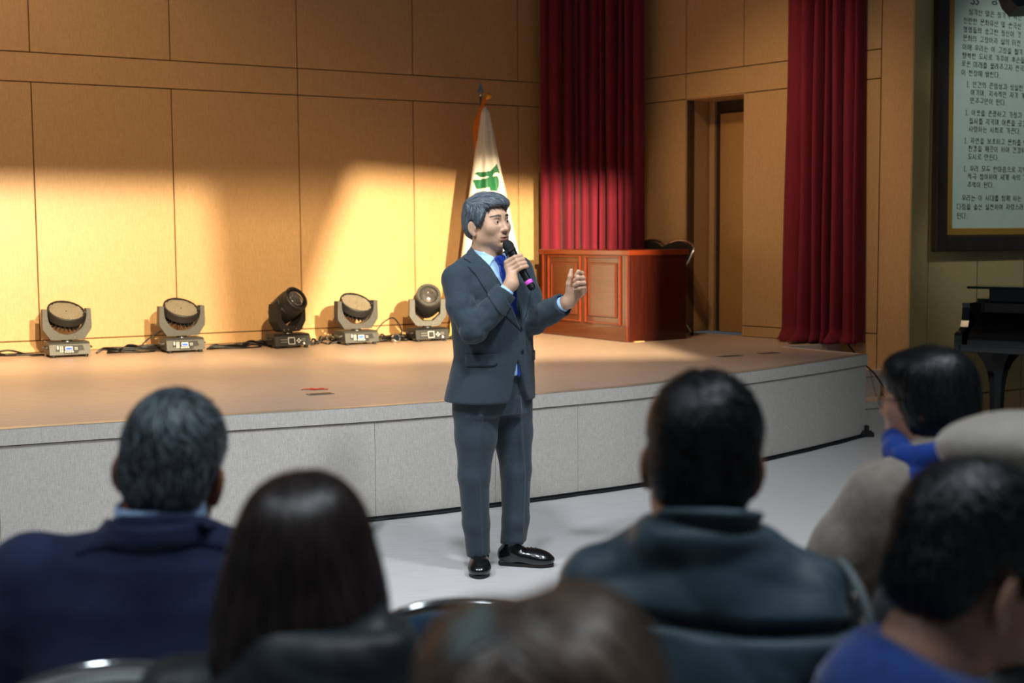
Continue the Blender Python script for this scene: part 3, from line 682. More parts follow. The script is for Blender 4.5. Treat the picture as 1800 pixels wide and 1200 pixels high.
# ------------------------------------------------------------------ framed charter on the hall wall
M_FRAME = mat('dark_brown_frame', '#2a211b', '#33281f', scale=12, rough=.4, stretch=(1, 1, .2)); M_GILT = mat('gilt_fillet', '#b88a35', rough=.4, metal=.35); M_PAPER = mat('pale_green_sheet', '#bfcfbb', '#c7d5c2', scale=8, rough=.75)
M_INK = mat('black_ink', '#121212', rough=.7)
def fr_s(px): k = (px-900)/2286.; Y = (10.23-3.13*.566)/(1-k*.566); return ((k*Y-3.13)/.870)
FW_, FH = 1.9, 2.35; f0 = fr_s(1630); zb = 1.37
root = empty('framed_charter', SE+U*(f0+FW_/2)-V*.06+Vector((0, 0, zb)), .515); root.rotation_euler = (-.012, 0, .515)
bw = .125; gw = .06
for (cx, cz, hx, hz, nm) in ((-FW_/2+bw/2, FH/2, bw/2, FH/2, 0), (FW_/2-bw/2, FH/2, bw/2, FH/2, 0), (0, bw/2, FW_/2-bw, bw/2, 1), (0, FH-bw/2, FW_/2-bw, bw/2, 1)):
    b = MB(); b.box((cx, 0, cz), (hx, .03, hz), ch=.008); b.build('frame_rail', M_FRAME, root)
i0, i1, j0, j1 = -FW_/2+bw, FW_/2-bw, bw, FH-bw
for (cx, cz, hx, hz) in ((i0+gw/2, (j0+j1)/2, gw/2, (j1-j0)/2), (i1-gw/2, (j0+j1)/2, gw/2, (j1-j0)/2), ((i0+i1)/2, j0+gw/2, (i1-i0)/2-gw, gw/2), ((i0+i1)/2, j1-gw/2, (i1-i0)/2-gw, gw/2)):
    b = MB(); b.box((cx, -.006, cz), (hx, .018, hz), ch=.006); b.build('gilt_fillet', M_GILT, root)
b = MB(); b.box(((i0+i1)/2, .004, (j0+j1)/2), ((i1-i0)/2-gw, .008, (j1-j0)/2-gw)); b.build('charter_sheet', M_PAPER, root)
LINES = [(1699, 24, '삼각산 맑은 정기가 서린'), (1690, 39, '찬란한 문화유산 및 순국선'), (1690, 54, '영령들의 숭고한 정신이 깃'), (1689.5, 69, '문화의 고장이자 삶의 터전'), (1689, 84.5, '이에 우리는 이 고장을 활기'), (1688.5, 99, '행복한 도시로 가꾸어 후손들'), (1687.5, 113.5, '로운 미래를 물려주고자 전국'), (1687.5, 128.5, '이 헌장에 밝힌다.'),
         (1697, 149, '1. 인간의 존엄성과 성실한 땀의'), (1704, 163.5, '여기며, 지속적인 자기 계발과'), (1703.5, 177.5, '민주구민이 된다.'), (1695.5, 198, '1. 이웃을 존중하고 가정과 직'), (1702, 213, '질서를 지키며 어른을 공경하'), (1701.5, 227, '사랑하는 사회로 가꾼다.'),
         (1694.5, 247, '1. 자연을 보호하고 문화를 발전'), (1701, 261, '환경을 깨끗이 하여 건강하고'), (1700.5, 275.5, '도시로 만든다.'), (1693.5, 296, '1. 우리 모두 한마음으로 지역'), (1700.5, 310, '적극 참여하여 세계 속의 강'), (1700, 324.5, '주역이 된다.'), (1690.5, 347.5, '우리는 이 시대를 함께 하는 구'), (1682.5, 363, '다짐을 솔선 실천하여 자랑스러'), (1682.5, 379, '된다.')]
# hangul written stroke by stroke: each jamo is a few brush strokes in a unit box
_C = lambda cx, cy, rx, ry: [(cx+rx*math.cos(t), cy+ry*math.sin(t)) for t in np.linspace(PI/2, PI/2+2*PI, 11)]
JAMO = {'ㄱ': [[(0, 1), (1, 1), (.8, 0)]], 'ㄴ': [[(0, 1), (0, 0), (1, .05)]], 'ㄷ': [[(.95, 1), (0, 1), (0, 0), (1, 0)]], 'ㄹ': [[(0, 1), (.95, 1), (.95, .5), (0, .5), (0, 0), (1, 0)]], 'ㅁ': [[(0, 1), (1, 1), (.95, 0), (.05, 0), (0, 1)]],
        'ㅂ': [[(0, 1), (0, 0), (1, 0), (1, 1)], [(0, .5), (1, .5)]], 'ㅅ': [[(.5, 1), (.4, .5), (0, 0)], [(.45, .6), (1, 0)]], 'ㅇ': [_C(.5, .5, .48, .5)], 'ㅈ': [[(.05, 1), (.95, 1), (.5, .5), (0, 0)], [(.55, .5), (1, 0)]], 'ㅊ': [[(.5, 1.05), (.5, .85)], [(.05, .78), (.95, .78), (.5, .4), (0, 0)], [(.55, .4), (1, 0)]],
        'ㅋ': [[(0, 1), (1, 1), (.8, 0)], [(0, .5), (.9, .5)]], 'ㅌ': [[(.95, 1), (0, 1), (0, 0), (1, 0)], [(0, .5), (.9, .5)]], 'ㅍ': [[(0, 1), (1, 1)], [(0, 0), (1, 0)], [(.3, 1), (.35, 0)], [(.7, 1), (.65, 0)]], 'ㅎ': [[(.5, 1.1), (.5, .92)], [(.05, .76), (.95, .76)], _C(.5, .28, .36, .28)]}
for a_, b_ in (('ㄲ', 'ㄱㄱ'), ('ㄸ', 'ㄷㄷ'), ('ㅃ', 'ㅂㅂ'), ('ㅆ', 'ㅅㅅ'), ('ㅉ', 'ㅈㅈ'), ('ㄳ', 'ㄱㅅ'), ('ㄵ', 'ㄴㅈ'), ('ㄶ', 'ㄴㅎ'), ('ㄺ', 'ㄹㄱ'), ('ㄻ', 'ㄹㅁ'), ('ㄼ', 'ㄹㅂ'), ('ㅄ', 'ㅂㅅ'), ('ㅀ', 'ㄹㅎ')):
    JAMO[a_] = [[(x*.42+.56*i, y) for x, y in st] for i, ch in enumerate(b_) for st in JAMO[ch]]
LJ = 'ㄱㄲㄴㄷㄸㄹㅁㅂㅃㅅㅆㅇㅈㅉㅊㅋㅌㅍㅎ'; VJ = 'ㅏㅐㅑㅒㅓㅔㅕㅖㅗㅘㅙㅚㅛㅜㅝㅞㅟㅠㅡㅢㅣ'; TJ_ = ' ㄱㄲㄳㄴㄵㄶㄷㄹㄺㄻㄼㄽㄾㄿㅀㅁㅂㅄㅅㅆㅇㅈㅊㅋㅌㅍㅎ'
VV = {'ㅏ': (1, (1,)), 'ㅑ': (1, (1, 1)), 'ㅓ': (1, (-1,)), 'ㅕ': (1, (-1, -1)), 'ㅣ': (1, ()), 'ㅐ': (2, (1,)), 'ㅔ': (2, (-1,)), 'ㅖ': (2, (-1, -1)), 'ㅒ': (2, (1, 1))}
VH = {'ㅗ': (1,), 'ㅛ': (1, 1), 'ㅜ': (-1,), 'ㅠ': (-1, -1), 'ㅡ': ()}; VC = {'ㅘ': 'ㅗㅏ', 'ㅙ': 'ㅗㅐ', 'ㅚ': 'ㅗㅣ', 'ㅝ': 'ㅜㅓ', 'ㅞ': 'ㅜㅔ', 'ㅟ': 'ㅜㅣ', 'ㅢ': 'ㅡㅣ'}
def glyph(ch):
    """strokes in a unit square and the advance"""
    if ch == ' ': return [], .55
    if ch == '.': return [[(.12, .04), (.16, .0)]], .38
    if ch == ',': return [[(.14, .05), (.08, -.10)]], .38
    if ch == '1': return [[(.05, .86), (.16, .95), (.16, 0)], [(.02, 0), (.3, 0)]], .36
    if ch == '3': return [[(.05, .9), (.35, 1), (.6, .8), (.3, .55), (.6, .3), (.35, 0), (.0, .12)]], .62
    k = ord(ch)-0xAC00; L_, V_, T_ = LJ[k//588], VJ[k % 588//28], TJ_[k % 28]; out = []; y0 = .40 if T_ != ' ' else 0
    def put(st, x0, x1, ya, yb): out.extend([[(x0+(x1-x0)*x, ya+(yb-ya)*y) for x, y in s_] for s_ in st])
    def vert(v, x0, x1):
        nb_, tk = VV[v]; xs = [x0+(x1-x0)*.45] if nb_ == 1 else [x0+(x1-x0)*.3, x0+(x1-x0)*.85]; yl = y0-.02
        for x in xs: out.append([(x, 1), (x, yl)])
        for i, t in enumerate(tk):
            y = y0+(1-y0)*(.5 if len(tk) == 1 else (.66, .38)[i]); xa = xs[0]
            out.append([(xa, y), (xs[1] if nb_ == 2 and t > 0 else xa+t*(.22 if t > 0 else .2), y)])
    def horz(v, x0, x1):
        h = 1-y0; yb = y0+h*(.16 if not VH[v] or VH[v][0] > 0 else .30); out.append([(x0, yb), (x1, yb+.02)])
        for i, t in enumerate(VH[v]):
            x = (x0+x1)/2 if len(VH[v]) == 1 else x0+(x1-x0)*(.34, .66)[i]; out.append([(x, yb), (x, yb+t*h*.22)])
    if V_ in VV: put(JAMO[L_], .03, .50 if VV[V_][0] == 1 else .42, y0+(1-y0)*.16, .95); vert(V_, .56 if VV[V_][0] == 1 else .50, .95)
    elif V_ in VH: put(JAMO[L_], .20, .80, y0+(1-y0)*.48, .98); horz(V_, .02, .98)
    else: put(JAMO[L_], .08, .55, y0+(1-y0)*.50, .97); horz(VC[V_][0], .0, .62); vert(VC[V_][1], .64, .98)
    if T_ != ' ': put(JAMO[T_], .20, .82, .0, .28)
    return out, 1.02
def text_line(px, py, s, size, par, sx=1.2):
    px = px-13; py = py+6-.0145*py
    sl = fr_s(px)-f0-FW_/2; dep = 10.23-3.13*.566; k = (px-900)/2286.; Y = dep/(1-k*.566); z = 1.53+(406.3-py)/2286.*Y-zb-size*.5
    b = MB(); x0 = sl; wv, wh = .066*size, .052*size
    for ch in s:
        st, adv = glyph(ch)
        for s_ in st:
            for (a, c) in zip(s_[:-1], s_[1:]):
                p = Vector((x0+a[0]*size*sx*.92, 0, z+a[1]*size)); q = Vector((x0+c[0]*size*sx*.92, 0, z+c[1]*size)); d = q-p
                if d.length < 1e-6: continue
                d.normalize(); n = Vector((-d.z, 0, d.x))*(wv if abs(d.z) > .6 else wh); e = d*wh*.6; y = Vector((0, -.0052, 0)); y2 = Vector((0, -.003, 0))
                b.add([p-e+n+y, p-e-n+y, q+e-n*.85+y, q+e+n*.85+y, p-e+n+y2, p-e-n+y2, q+e-n*.85+y2, q+e+n*.85+y2], [(0, 1, 2, 3), (0, 4, 5, 1), (2, 6, 7, 3), (1, 5, 6, 2), (3, 7, 4, 0)])
        x0 += adv*size*sx
    return tag(b.build('text_line', M_INK, par), kind='stuff')
for (px, py, s) in LINES: text_line(px, py, s, .044, root)
text_line(1702, 3, '33', .075, root, 1.0); text_line(1736, 2, '강', .085, root)
tag(root, 'tall framed charter of Korean text in dark brown and gilt frame', 'framed sign')

# ------------------------------------------------------------------ loudspeaker hanging at the top right corner
root = empty('hanging_loudspeaker', (3.735, 8.95, 3.02), -.25)
M_SPK = mat('speaker_navy_black', '#0d1420', rough=.6)
b = MB(); b.prism([(-.40, .16), (-.36, .055), (-.31, 0), (.35, 0), (.40, .05), (.40, .55), (-.40, .55)], -.22, .22, XZY); b.build('cabinet', M_SPK, root)
b = MB(); b.box((0, -.224, .30), (.36, .004, .22), ch=.002); b.build('grille', mat('speaker_grille', '#0a0d12', rough=.8, bump=.4, scale=300), root)
for s in (-1, 1): b = MB(); b.tube([(s*.25, 0, .54), (s*.25, 0, 2.1)], .012, 8); b.build('hanging_rod', M_BLACK, root)
tag(root, 'dark hanging loudspeaker in front of the charter at top right', 'loudspeaker')
# ------------------------------------------------------------------ implicit-surface toolkit for figures and clothes
def smin(a, b, k):
    if k <= 0: return np.minimum(a, b)
    h = np.maximum(k-np.abs(a-b), 0)/k; return np.minimum(a, b)-h*h*k*.25
def smax(a, b, k): return -smin(-a, -b, k)
def npR(R): return np.array(R, dtype=np.float32) if R is not None else None
class Field:
    def __init__(s, lo, hi, h, dense=()):
        """rectilinear grid; dense: (lo, hi, step) boxes where the spacing is finer"""
        s.ax = []
        for a in range(3):
            c = [lo[a]]
            while c[-1] < hi[a]:
                st = h
                for (l, g, hh) in dense:
                    if l[a]-h*.5 <= c[-1] <= g[a]: st = min(st, hh)
                c.append(c[-1]+st)
            s.ax.append(np.array(c, dtype=np.float32))
        s.V = np.full([len(x) for x in s.ax], .3, dtype=np.float32)
    def sl(s, lo, hi):
        out = []
        for a in range(3):
            i = int(np.searchsorted(s.ax[a], lo[a])); j = int(np.searchsorted(s.ax[a], hi[a])); out.append(slice(max(i-1, 0), min(j+1, len(s.ax[a]))))
        return tuple(out)
    def P(s, sl): return s.ax[0][sl[0]][:, None, None], s.ax[1][sl[1]][None, :, None], s.ax[2][sl[2]][None, None, :]
    def op(s, fn, lo, hi, k=0, mode='add', pad=.02):
        m = k+pad; sl = s.sl([v-m for v in lo], [v+m for v in hi])
        if any(q.stop <= q.start for q in sl): return s
        d = fn(*s.P(sl)); v = s.V[sl]
        s.V[sl] = smin(v, d, k) if mode == 'add' else smax(v, -d, k) if mode == 'sub' else smax(v, d, k)
        return s
    def cone(s, a, b, r1, r2=None, k=.01, mode='add'):
        r2 = r1 if r2 is None else r2; a = np.array(a, float); b = np.array(b, float); ba = b-a; L = max(ba@ba, 1e-9); R = max(r1, r2)
        def fn(x, y, z):
            t = np.clip(((x-a[0])*ba[0]+(y-a[1])*ba[1]+(z-a[2])*ba[2])/L, 0, 1)
            return np.sqrt((x-a[0]-t*ba[0])**2+(y-a[1]-t*ba[1])**2+(z-a[2]-t*ba[2])**2)-(r1+(r2-r1)*t)
        return s.op(fn, np.minimum(a, b)-R, np.maximum(a, b)+R, k, mode)
    def chain(s, pts, k=.01, mode='add'):
        for (p, r), (q, r_) in zip(pts[:-1], pts[1:]): s.cone(p, q, r, r_, k, mode)
        return s
    def ell(s, c, r, R=None, k=.01, mode='add'):
        c = np.array(c, float); r = np.array(r, float); Rm = npR(R); m = max(r)
        e = np.sqrt((Rm**2 @ (r**2))) if Rm is not None else r
        def fn(x, y, z):
            x, y, z = x-c[0], y-c[1], z-c[2]
            if Rm is not None: x, y, z = Rm[0, 0]*x+Rm[1, 0]*y+Rm[2, 0]*z, Rm[0, 1]*x+Rm[1, 1]*y+Rm[2, 1]*z, Rm[0, 2]*x+Rm[1, 2]*y+Rm[2, 2]*z
            k0 = np.sqrt((x/r[0])**2+(y/r[1])**2+(z/r[2])**2); k1 = np.sqrt((x/r[0]**2)**2+(y/r[1]**2)**2+(z/r[2]**2)**2)+1e-6
            return k0*(k0-1)/k1
        return s.op(fn, c-e, c+e, k, mode)
    def half(s, p, n, k=.0, lo=None, hi=None):
        """keep the side the normal points away from"""
        p = np.array(p, float); n = np.array(n, float); n /= np.linalg.norm(n)
        sl = s.sl(lo, hi) if lo is not None else (slice(None),)*3
        x, y, z = s.P(sl); d = (x-p[0])*n[0]+(y-p[1])*n[1]+(z-p[2])*n[2]
        s.V[sl] = smax(s.V[sl], d.astype(np.float32), k); return s
    def loft(s, sec, yaw=0, k=.02, n=2.3, mode='add', cap=.0):
        """sec: (z, cx, cy, a, b) with a along the shoulder line (turned by yaw), b front to back"""
        sec = sorted(sec); Z = [q[0] for q in sec]; co, si = math.cos(yaw), math.sin(yaw); m = max(max(q[3], q[4]) for q in sec)
        cx = [q[1] for q in sec]; cy = [q[2] for q in sec]
        def fn(x, y, z):
            zz = z[0, 0]; f = lambda i: np.interp(zz, Z, [q[i] for q in sec])[None, None, :]
            X = x-f(1); Y = y-f(2); A, B_ = f(3), f(4); u = X*co+Y*si; v = -X*si+Y*co
            d = ((np.abs(u)/A)**n+(np.abs(v)/B_)**n)**(1/n); d = (d-1)*np.minimum(A, B_)
            return smax(d, np.maximum(Z[0]-z, z-Z[-1])+0*d, cap) if cap else np.maximum(d, np.maximum(Z[0]-z, z-Z[-1])+0*d)
        return s.op(fn, (min(cx)-m, min(cy)-m, Z[0]), (max(cx)+m, max(cy)+m, Z[-1]), k, mode)
    def sample(s, P):
        P = np.asarray(P, dtype=np.float64); ix = []; fr = []
        for a in range(3):
            i = np.clip(np.searchsorted(s.ax[a], P[:, a])-1, 0, len(s.ax[a])-2); ix.append(i); fr.append(np.clip((P[:, a]-s.ax[a][i])/(s.ax[a][i+1]-s.ax[a][i]), 0, 1))
        out = 0
        for dx in (0, 1):
            for dy in (0, 1):
                for dz in (0, 1):
                    w_ = (fr[0] if dx else 1-fr[0])*(fr[1] if dy else 1-fr[1])*(fr[2] if dz else 1-fr[2]); out = out+w_*s.V[ix[0]+dx, ix[1]+dy, ix[2]+dz]
        return out
    def grad(s, P, e=.004):
        P = np.asarray(P, float); g = np.stack([s.sample(P+d)-s.sample(P-d) for d in np.eye(3)*e], -1); return g/(np.linalg.norm(g, axis=1, keepdims=True)+1e-9)
    def front(s, xz, d=(0, 1), start=-.6, step=.003, span=1.2):
        """first surface hit marching in direction d (in xy) from far: returns points"""
        xz = np.asarray(xz, float); n = len(xz); t = np.full(n, np.nan)
        D = np.array([d[0], d[1], 0.]); O = np.stack([xz[:, 0], np.zeros(n), xz[:, 1]], -1)
        prev = s.sample(O+D*start)
        for k in range(1, int(span/step)):
            cur = s.sample(O+D*(start+k*step)); hit = np.isnan(t) & (cur < 0) & (prev >= 0)
            t[hit] = start+(k-1+prev[hit]/(prev[hit]-cur[hit]+1e-9))*step; prev = cur
        ok = ~np.isnan(t)
        if ok.any() and (~ok).any():
            for i in np.where(~ok)[0]:
                j = np.where(ok)[0]; t[i] = t[j[np.argmin(((xz[j]-xz[i])**2).sum(1))]]
        return O+D*t[:, None]
    def cast(s, O, D, step=.002, span=.25):
        O = np.asarray(O, float); D = np.asarray(D, float); t = np.full(len(O), np.nan); prev = s.sample(O)
        for k in range(1, int(span/step)):
            cur = s.sample(O+D*(k*step)); hit = np.isnan(t) & (cur < 0) & (prev >= 0)
            t[hit] = (k-1+prev[hit]/(prev[hit]-cur[hit]+1e-9))*step; prev = cur
        return O+D*np.nan_to_num(t, nan=np.nanmean(t) if (~np.isnan(t)).any() else .1)[:, None]
    def mesh(s, smooth=1):
        V = s.V; ins = V < 0; c = np.zeros([n-1 for n in V.shape], np.uint8)
        for dx in (0, 1):
            for dy in (0, 1):
                for dz in (0, 1): c += ins[dx:V.shape[0]-1+dx, dy:V.shape[1]-1+dy, dz:V.shape[2]-1+dz]
        act = (c > 0) & (c < 8); idx = np.argwhere(act); vid = np.full(act.shape, -1, np.int32); vid[act] = np.arange(len(idx))
        i, j, k = idx.T; cor = {}
        for dx in (0, 1):
            for dy in (0, 1):
                for dz in (0, 1): cor[dx, dy, dz] = V[i+dx, j+dy, k+dz]
        acc = np.zeros((len(idx), 3)); cnt = np.zeros(len(idx))
        for a in range(3):
            o = [q for q in range(3) if q != a]
            for p in (0, 1):
                for q in (0, 1):
                    k0 = [0, 0, 0]; k0[o[0]] = p; k0[o[1]] = q; k1 = k0[:]; k1[a] = 1; v0, v1 = cor[tuple(k0)], cor[tuple(k1)]
                    m = (v0 < 0) != (v1 < 0); t = np.where(m, v0/(np.where(m, v0-v1, 1)), 0); pt = np.zeros((len(idx), 3)); pt[:, a] = t; pt[:, o[0]] = p; pt[:, o[1]] = q
                    acc += pt*m[:, None]; cnt += m
        loc = acc/cnt[:, None]; co = np.zeros_like(loc)
        for a in range(3): ia = idx[:, a]; co[:, a] = s.ax[a][ia]+loc[:, a]*(s.ax[a][ia+1]-s.ax[a][ia])
        faces = []
        for a in range(3):
            b_, c_ = (a+1) % 3, (a+2) % 3
            A = np.take(ins, range(0, V.shape[a]-1), a); B_ = np.take(ins, range(1, V.shape[a]), a); e = np.argwhere(A != B_)
            e = e[(e[:, b_] > 0) & (e[:, c_] > 0) & (e[:, b_] < V.shape[b_]-1) & (e[:, c_] < V.shape[c_]-1)]
            sg = A[tuple(e.T)]; q = []
            for (ob, oc) in ((-1, -1), (0, -1), (0, 0), (-1, 0)):
                t = e.copy(); t[:, b_] += ob; t[:, c_] += oc; q.append(vid[tuple(t.T)])
            q = np.stack(q, 1); q[~sg] = q[~sg][:, ::-1]; faces.append(q)
        f = np.concatenate(faces); f = f[(f >= 0).all(1)]
        for _ in range(smooth): co = lap(co, f, .5)
        return co, f
def lap(co, f, w_):
    acc = np.zeros_like(co); n = np.zeros(len(co))
    for a, b in ((0, 1), (1, 2), (2, 3), (3, 0)):
        np.add.at(acc, f[:, a], co[f[:, b]]); np.add.at(acc, f[:, b], co[f[:, a]]); np.add.at(n, f[:, a], 1); np.add.at(n, f[:, b], 1)
    return co*(1-w_)+w_*acc/np.maximum(n, 1)[:, None]
def vnormals(co, f):
    n = np.cross(co[f[:, 2]]-co[f[:, 0]], co[f[:, 3]]-co[f[:, 1]]); out = np.zeros_like(co)
    for a in range(4): np.add.at(out, f[:, a], n)
    return out/(np.linalg.norm(out, axis=1, keepdims=True)+1e-12)
def to_obj(name, co, f, m, parent=None, loc=None, mi=None):
    me = bpy.data.meshes.new(name); me.vertices.add(len(co)); me.vertices.foreach_set('co', np.asarray(co, np.float32).ravel())
    me.loops.add(f.size); me.loops.foreach_set('vertex_index', f.astype(np.int32).ravel()); me.polygons.add(len(f))
    me.polygons.foreach_set('loop_start', np.arange(0, f.size, f.shape[1], dtype=np.int32)); me.polygons.foreach_set('use_smooth', np.ones(len(f), bool))
    for x in (m if isinstance(m, (list, tuple)) else [m]): me.materials.append(x)
    if mi is not None: me.polygons.foreach_set('material_index', np.asarray(mi, np.int32))
    me.update(calc_edges=True); me.validate(); o = bpy.data.objects.new(name, me); col.objects.link(o)
    if parent is not None: o.parent = parent
    if loc is not None: o.location = loc
    return o
def wrinkle(co, amp, fr, seed, n=5, aniso=(1, 1, 1)):
    """folded-cloth displacement amount per vertex"""
    rg = np.random.default_rng(seed); d = np.zeros(len(co)); q = co*np.array(aniso)
    for i in range(n):
        k = rg.normal(size=3); k /= np.linalg.norm(k); k2 = rg.normal(size=3)
        ph = q@k*fr*(.6+.8*rg.random())*2*PI+1.4*np.sin(q@k2*fr*2.2+rg.random()*6)+rg.random()*6
        d += np.abs(np.sin(ph*.5))**1.0-.63
    return d*amp/math.sqrt(n)
from mathutils.geometry import delaunay_2d_cdt
def polymesh(poly, step):
    """fill a 2-D polygon with small triangles: returns points and triangles"""
    B_ = []
    for i in range(len(poly)):
        a = np.array(poly[i], float); b = np.array(poly[(i+1) % len(poly)], float); n = max(1, int(np.linalg.norm(b-a)/step))
        for t in range(n): B_.append(a+(b-a)*t/n)
    n = len(B_); B_ = np.array(B_); lo, hi = B_.min(0), B_.max(0); I = []
    for x in np.arange(lo[0]+step/2, hi[0], step):
        for y in np.arange(lo[1]+step/2, hi[1], step):
            if inpoly(x, y, [tuple(p) for p in B_]) and ((B_-(x, y))**2).sum(1).min() > (step*.5)**2: I.append((x, y))
    pts = [Vector(p) for p in B_]+[Vector(p) for p in I]
    v, e, f, *_ = delaunay_2d_cdt(pts, [(i, (i+1) % n) for i in range(n)], [], 1, 1e-6)
    return np.array([(p.x, p.y) for p in v]), [tuple(q) for q in f]
def plate(name, poly, field, off, thick, m, parent, step=.008, d=(0, 1), rot=None):
    """a thin piece of cloth lying on a field's surface, outlined as seen along d"""
    P2, f = polymesh(poly, step)
    c = field.front(P2, d); g = field.grad(c); c = c+g*off
    me = bpy.data.meshes.new(name); me.from_pydata([tuple(p) for p in c], [], f); me.materials.append(m)
    o = link(name, me, None, parent, True); md = o.modifiers.new('thick', 'SOLIDIFY'); md.thickness = thick; md.offset = 1
    # face outward
    if len(me.polygons) and np.mean([np.dot(np.array(me.polygons[i].normal), g[f[i][0]]) for i in range(0, len(f), max(1, len(f)//30))]) < 0: me.flip_normals()
    return o

# ------------------------------------------------------------------ heads, hair
SKIN = lambda n, a, b: mat(n, a, b, scale=35, rough=.5, bump=.08, bscale=220, spec=.4, contrast=(.3, .7), bdist=.001)
class Head:
    """head frame: x to the person's left, -y forward, z up, origin between the eyes' level inside the skull"""
    def __init__(s, c, yaw=0, pitch=0, roll=0, scale=1):
        s.c = Vector(c); s.R = Matrix.Rotation(yaw, 3, 'Z') @ Matrix.Rotation(roll, 3, 'Y') @ Matrix.Rotation(pitch, 3, 'X'); s.k = scale
    def p(s, x, y, z): return s.c+s.R @ (Vector((x, y, z))*s.k)
    def add(s, F, face=True, neck=None):
        k = s.k
        def E(c, r, kk=.012, mode='add', rr=None): F.ell(s.p(*c), [q*k for q in r], s.R if rr is None else s.R @ rr, kk, mode)
        def C(a, b, r1, r2, kk=.01, mode='add'): F.cone(s.p(*a), s.p(*b), r1*k, r2*k, kk, mode)
        E((0, .018, .034), (.075, .096, .084)); E((0, -.030, -.020), (.066, .067, .092), .03); E((0, -.032, -.078), (.056, .056, .038), .03)
        for x in (-1, 1): E((x*.049, -.004, -.070), (.019, .026, .026), .035)
        E((0, -.076, -.104), (.024, .018, .017), .03)
        if neck is not None: C((0, .020, -.05), (0, .022, -.115), .060, .060, .03); F.cone(s.p(0, .022, -.115), neck, .061*k, .066*k, .02)
        if face:
            C((-.034, -.082, .024), (.034, -.082, .024), .009, .009, .025)
            for x in (-1, 1):
                E((x*.044, -.062, -.026), (.024, .020, .022), .035)
                E((x*.031, -.098, -.001), (.019, .015, .010), .016, 'sub')
                E((x*.031, -.0755, -.001), (.0168, .0160, .0155), .004)
                E((x*.031, -.094, -.001), (.0148, .012, .0046), .0015, 'sub')
                C((x*.022, -.099, -.040), (x*.037, -.083, -.072), .0010, .0022, .010, 'sub')
                E((x*.0125, -.0995, -.040), (.0085, .010, .0072), .006)
            C((0, -.088, .008), (0, -.1095, -.030), .0070, .0088, .016); E((0, -.1105, -.0365), (.0105, .0105, .0090), .009)
            for x in (-1, 1): E((x*.0065, -.107, -.0475), (.0038, .005, .003), .002, 'sub')
            E((0, -.083, -.070), (.032, .014, .022), .02)
            C((-.023, -.0900, -.0700), (0, -.0970, -.0675), .0030, .0042, .005); C((.023, -.0900, -.0700), (0, -.0970, -.0675), .0030, .0042, .005)
            C((-.018, -.0900, -.0790), (.018, -.0900, -.0790), .0045, .0045, .006); E((0, -.0945, -.0790), (.011, .005, .0048), .005)
            C((-.025, -.0965, -.0735), (.025, -.0965, -.0735), .0015, .0015, .003, 'sub'); E((0, -.100, -.0738), (.014, .010, .0030), .002, 'sub')
            E((0, -.092, -.090), (.018, .006, .004), .012, 'sub')
        for x in (-1, 1):
            er = Matrix.Rotation(-x*.52, 3, 'Z') @ Matrix.Rotation(-.18, 3, 'X')
            E((x*.083, .018, -.022), (.0070, .0205, .0335), .006, rr=er); E((x*.093, .011, -.018), (.0075, .0125, .0215), .004, 'sub', rr=er); E((x*.081, .012, -.049), (.006, .010, .012), .006)
            C((x*.0835, .000, -.020), (x*.0825, .001, -.030), .004, .004, .004)
def ribbons(P0, paths_fn, *a): pass
def strand_mesh(paths, width, normals):
    """paths [n,m,3], normals [n,m,3] -> ribbon quads tapering to the tip"""
    n, m, _ = paths.shape; t = np.gradient(paths, axis=1); t /= np.linalg.norm(t, axis=2, keepdims=True)+1e-9
    sd = np.cross(t, normals); sd /= np.linalg.norm(sd, axis=2, keepdims=True)+1e-9
    w_ = width[:, None, None]*np.interp(np.linspace(0, 1, m), [0, .15, .6, 1], [.5, 1, .9, .15])[None, :, None]
    co = np.stack([paths-sd*w_, paths+normals*w_*.25, paths+sd*w_], 2)    # n,m,3(across),3
    ids = np.arange(n*m*3).reshape(n, m, 3); f = []
    for c in (0, 1): f.append(np.stack([ids[:, :-1, c], ids[:, :-1, c+1], ids[:, 1:, c+1], ids[:, 1:, c]], -1).reshape(-1, 4))
    return co.reshape(-1, 3), np.concatenate(f)
def hair(field, roots, flow, length, width, mats, parent, cap, seed, steps=9, lift=.004, jitter=.25, loc=None, name='hair', clump=.004):
    """strands that follow a field's surface; flow(P, N) gives the combing direction"""
    rg = np.random.default_rng(seed); P = roots.copy(); n = len(P); L_ = length*(rg.uniform(.55, 1.1, n)); up_ = rg.uniform(.0, lift, n)
    cell = np.floor(P/.016); hsh = np.abs(np.sin(cell@np.array([12.9, 78.2, 37.7]))*43758.5) % 1
    wob = (rg.normal(size=(n, 3))*.5+np.stack([hsh-.5, (hsh*7 % 1)-.5, (hsh*13 % 1)-.5], -1)*1.3)*jitter
    path = []; nor = []
    for k in range(steps):
        N = field.grad(P); P = P-N*(field.sample(P)-(.001+up_*math.sin(PI*min(1, .25+k/steps))))[:, None]
        path.append(P.copy()); nor.append(N); d = flow(P, N)+wob; d -= N*(d*N).sum(1, keepdims=True)*.92; d /= np.linalg.norm(d, axis=1, keepdims=True)+1e-9
        P = P+d*(L_/(steps-1))[:, None]
    co, f = strand_mesh(np.stack(path, 1), width*rg.uniform(.5, 1.2, n), np.stack(nor, 1))
    mi = np.repeat((rg.random(n)*(len(mats)-1)+1e-6).astype(int)+1 if len(mats) > 1 else np.zeros(n, int), (steps-1)*2); mi = np.minimum(mi, len(mats)-1)
    # strand faces are ordered column-wise: rebuild the index per face
    per = (steps-1); mi = np.concatenate([np.repeat(mi[::per*2], per)]*2)
    cc, cf = cap; co2 = np.concatenate([cc, co]); f2 = np.concatenate([cf, f+len(cc)])
    return to_obj(name, co2, f2, mats, parent, loc, np.concatenate([np.zeros(len(cf), int), mi]))
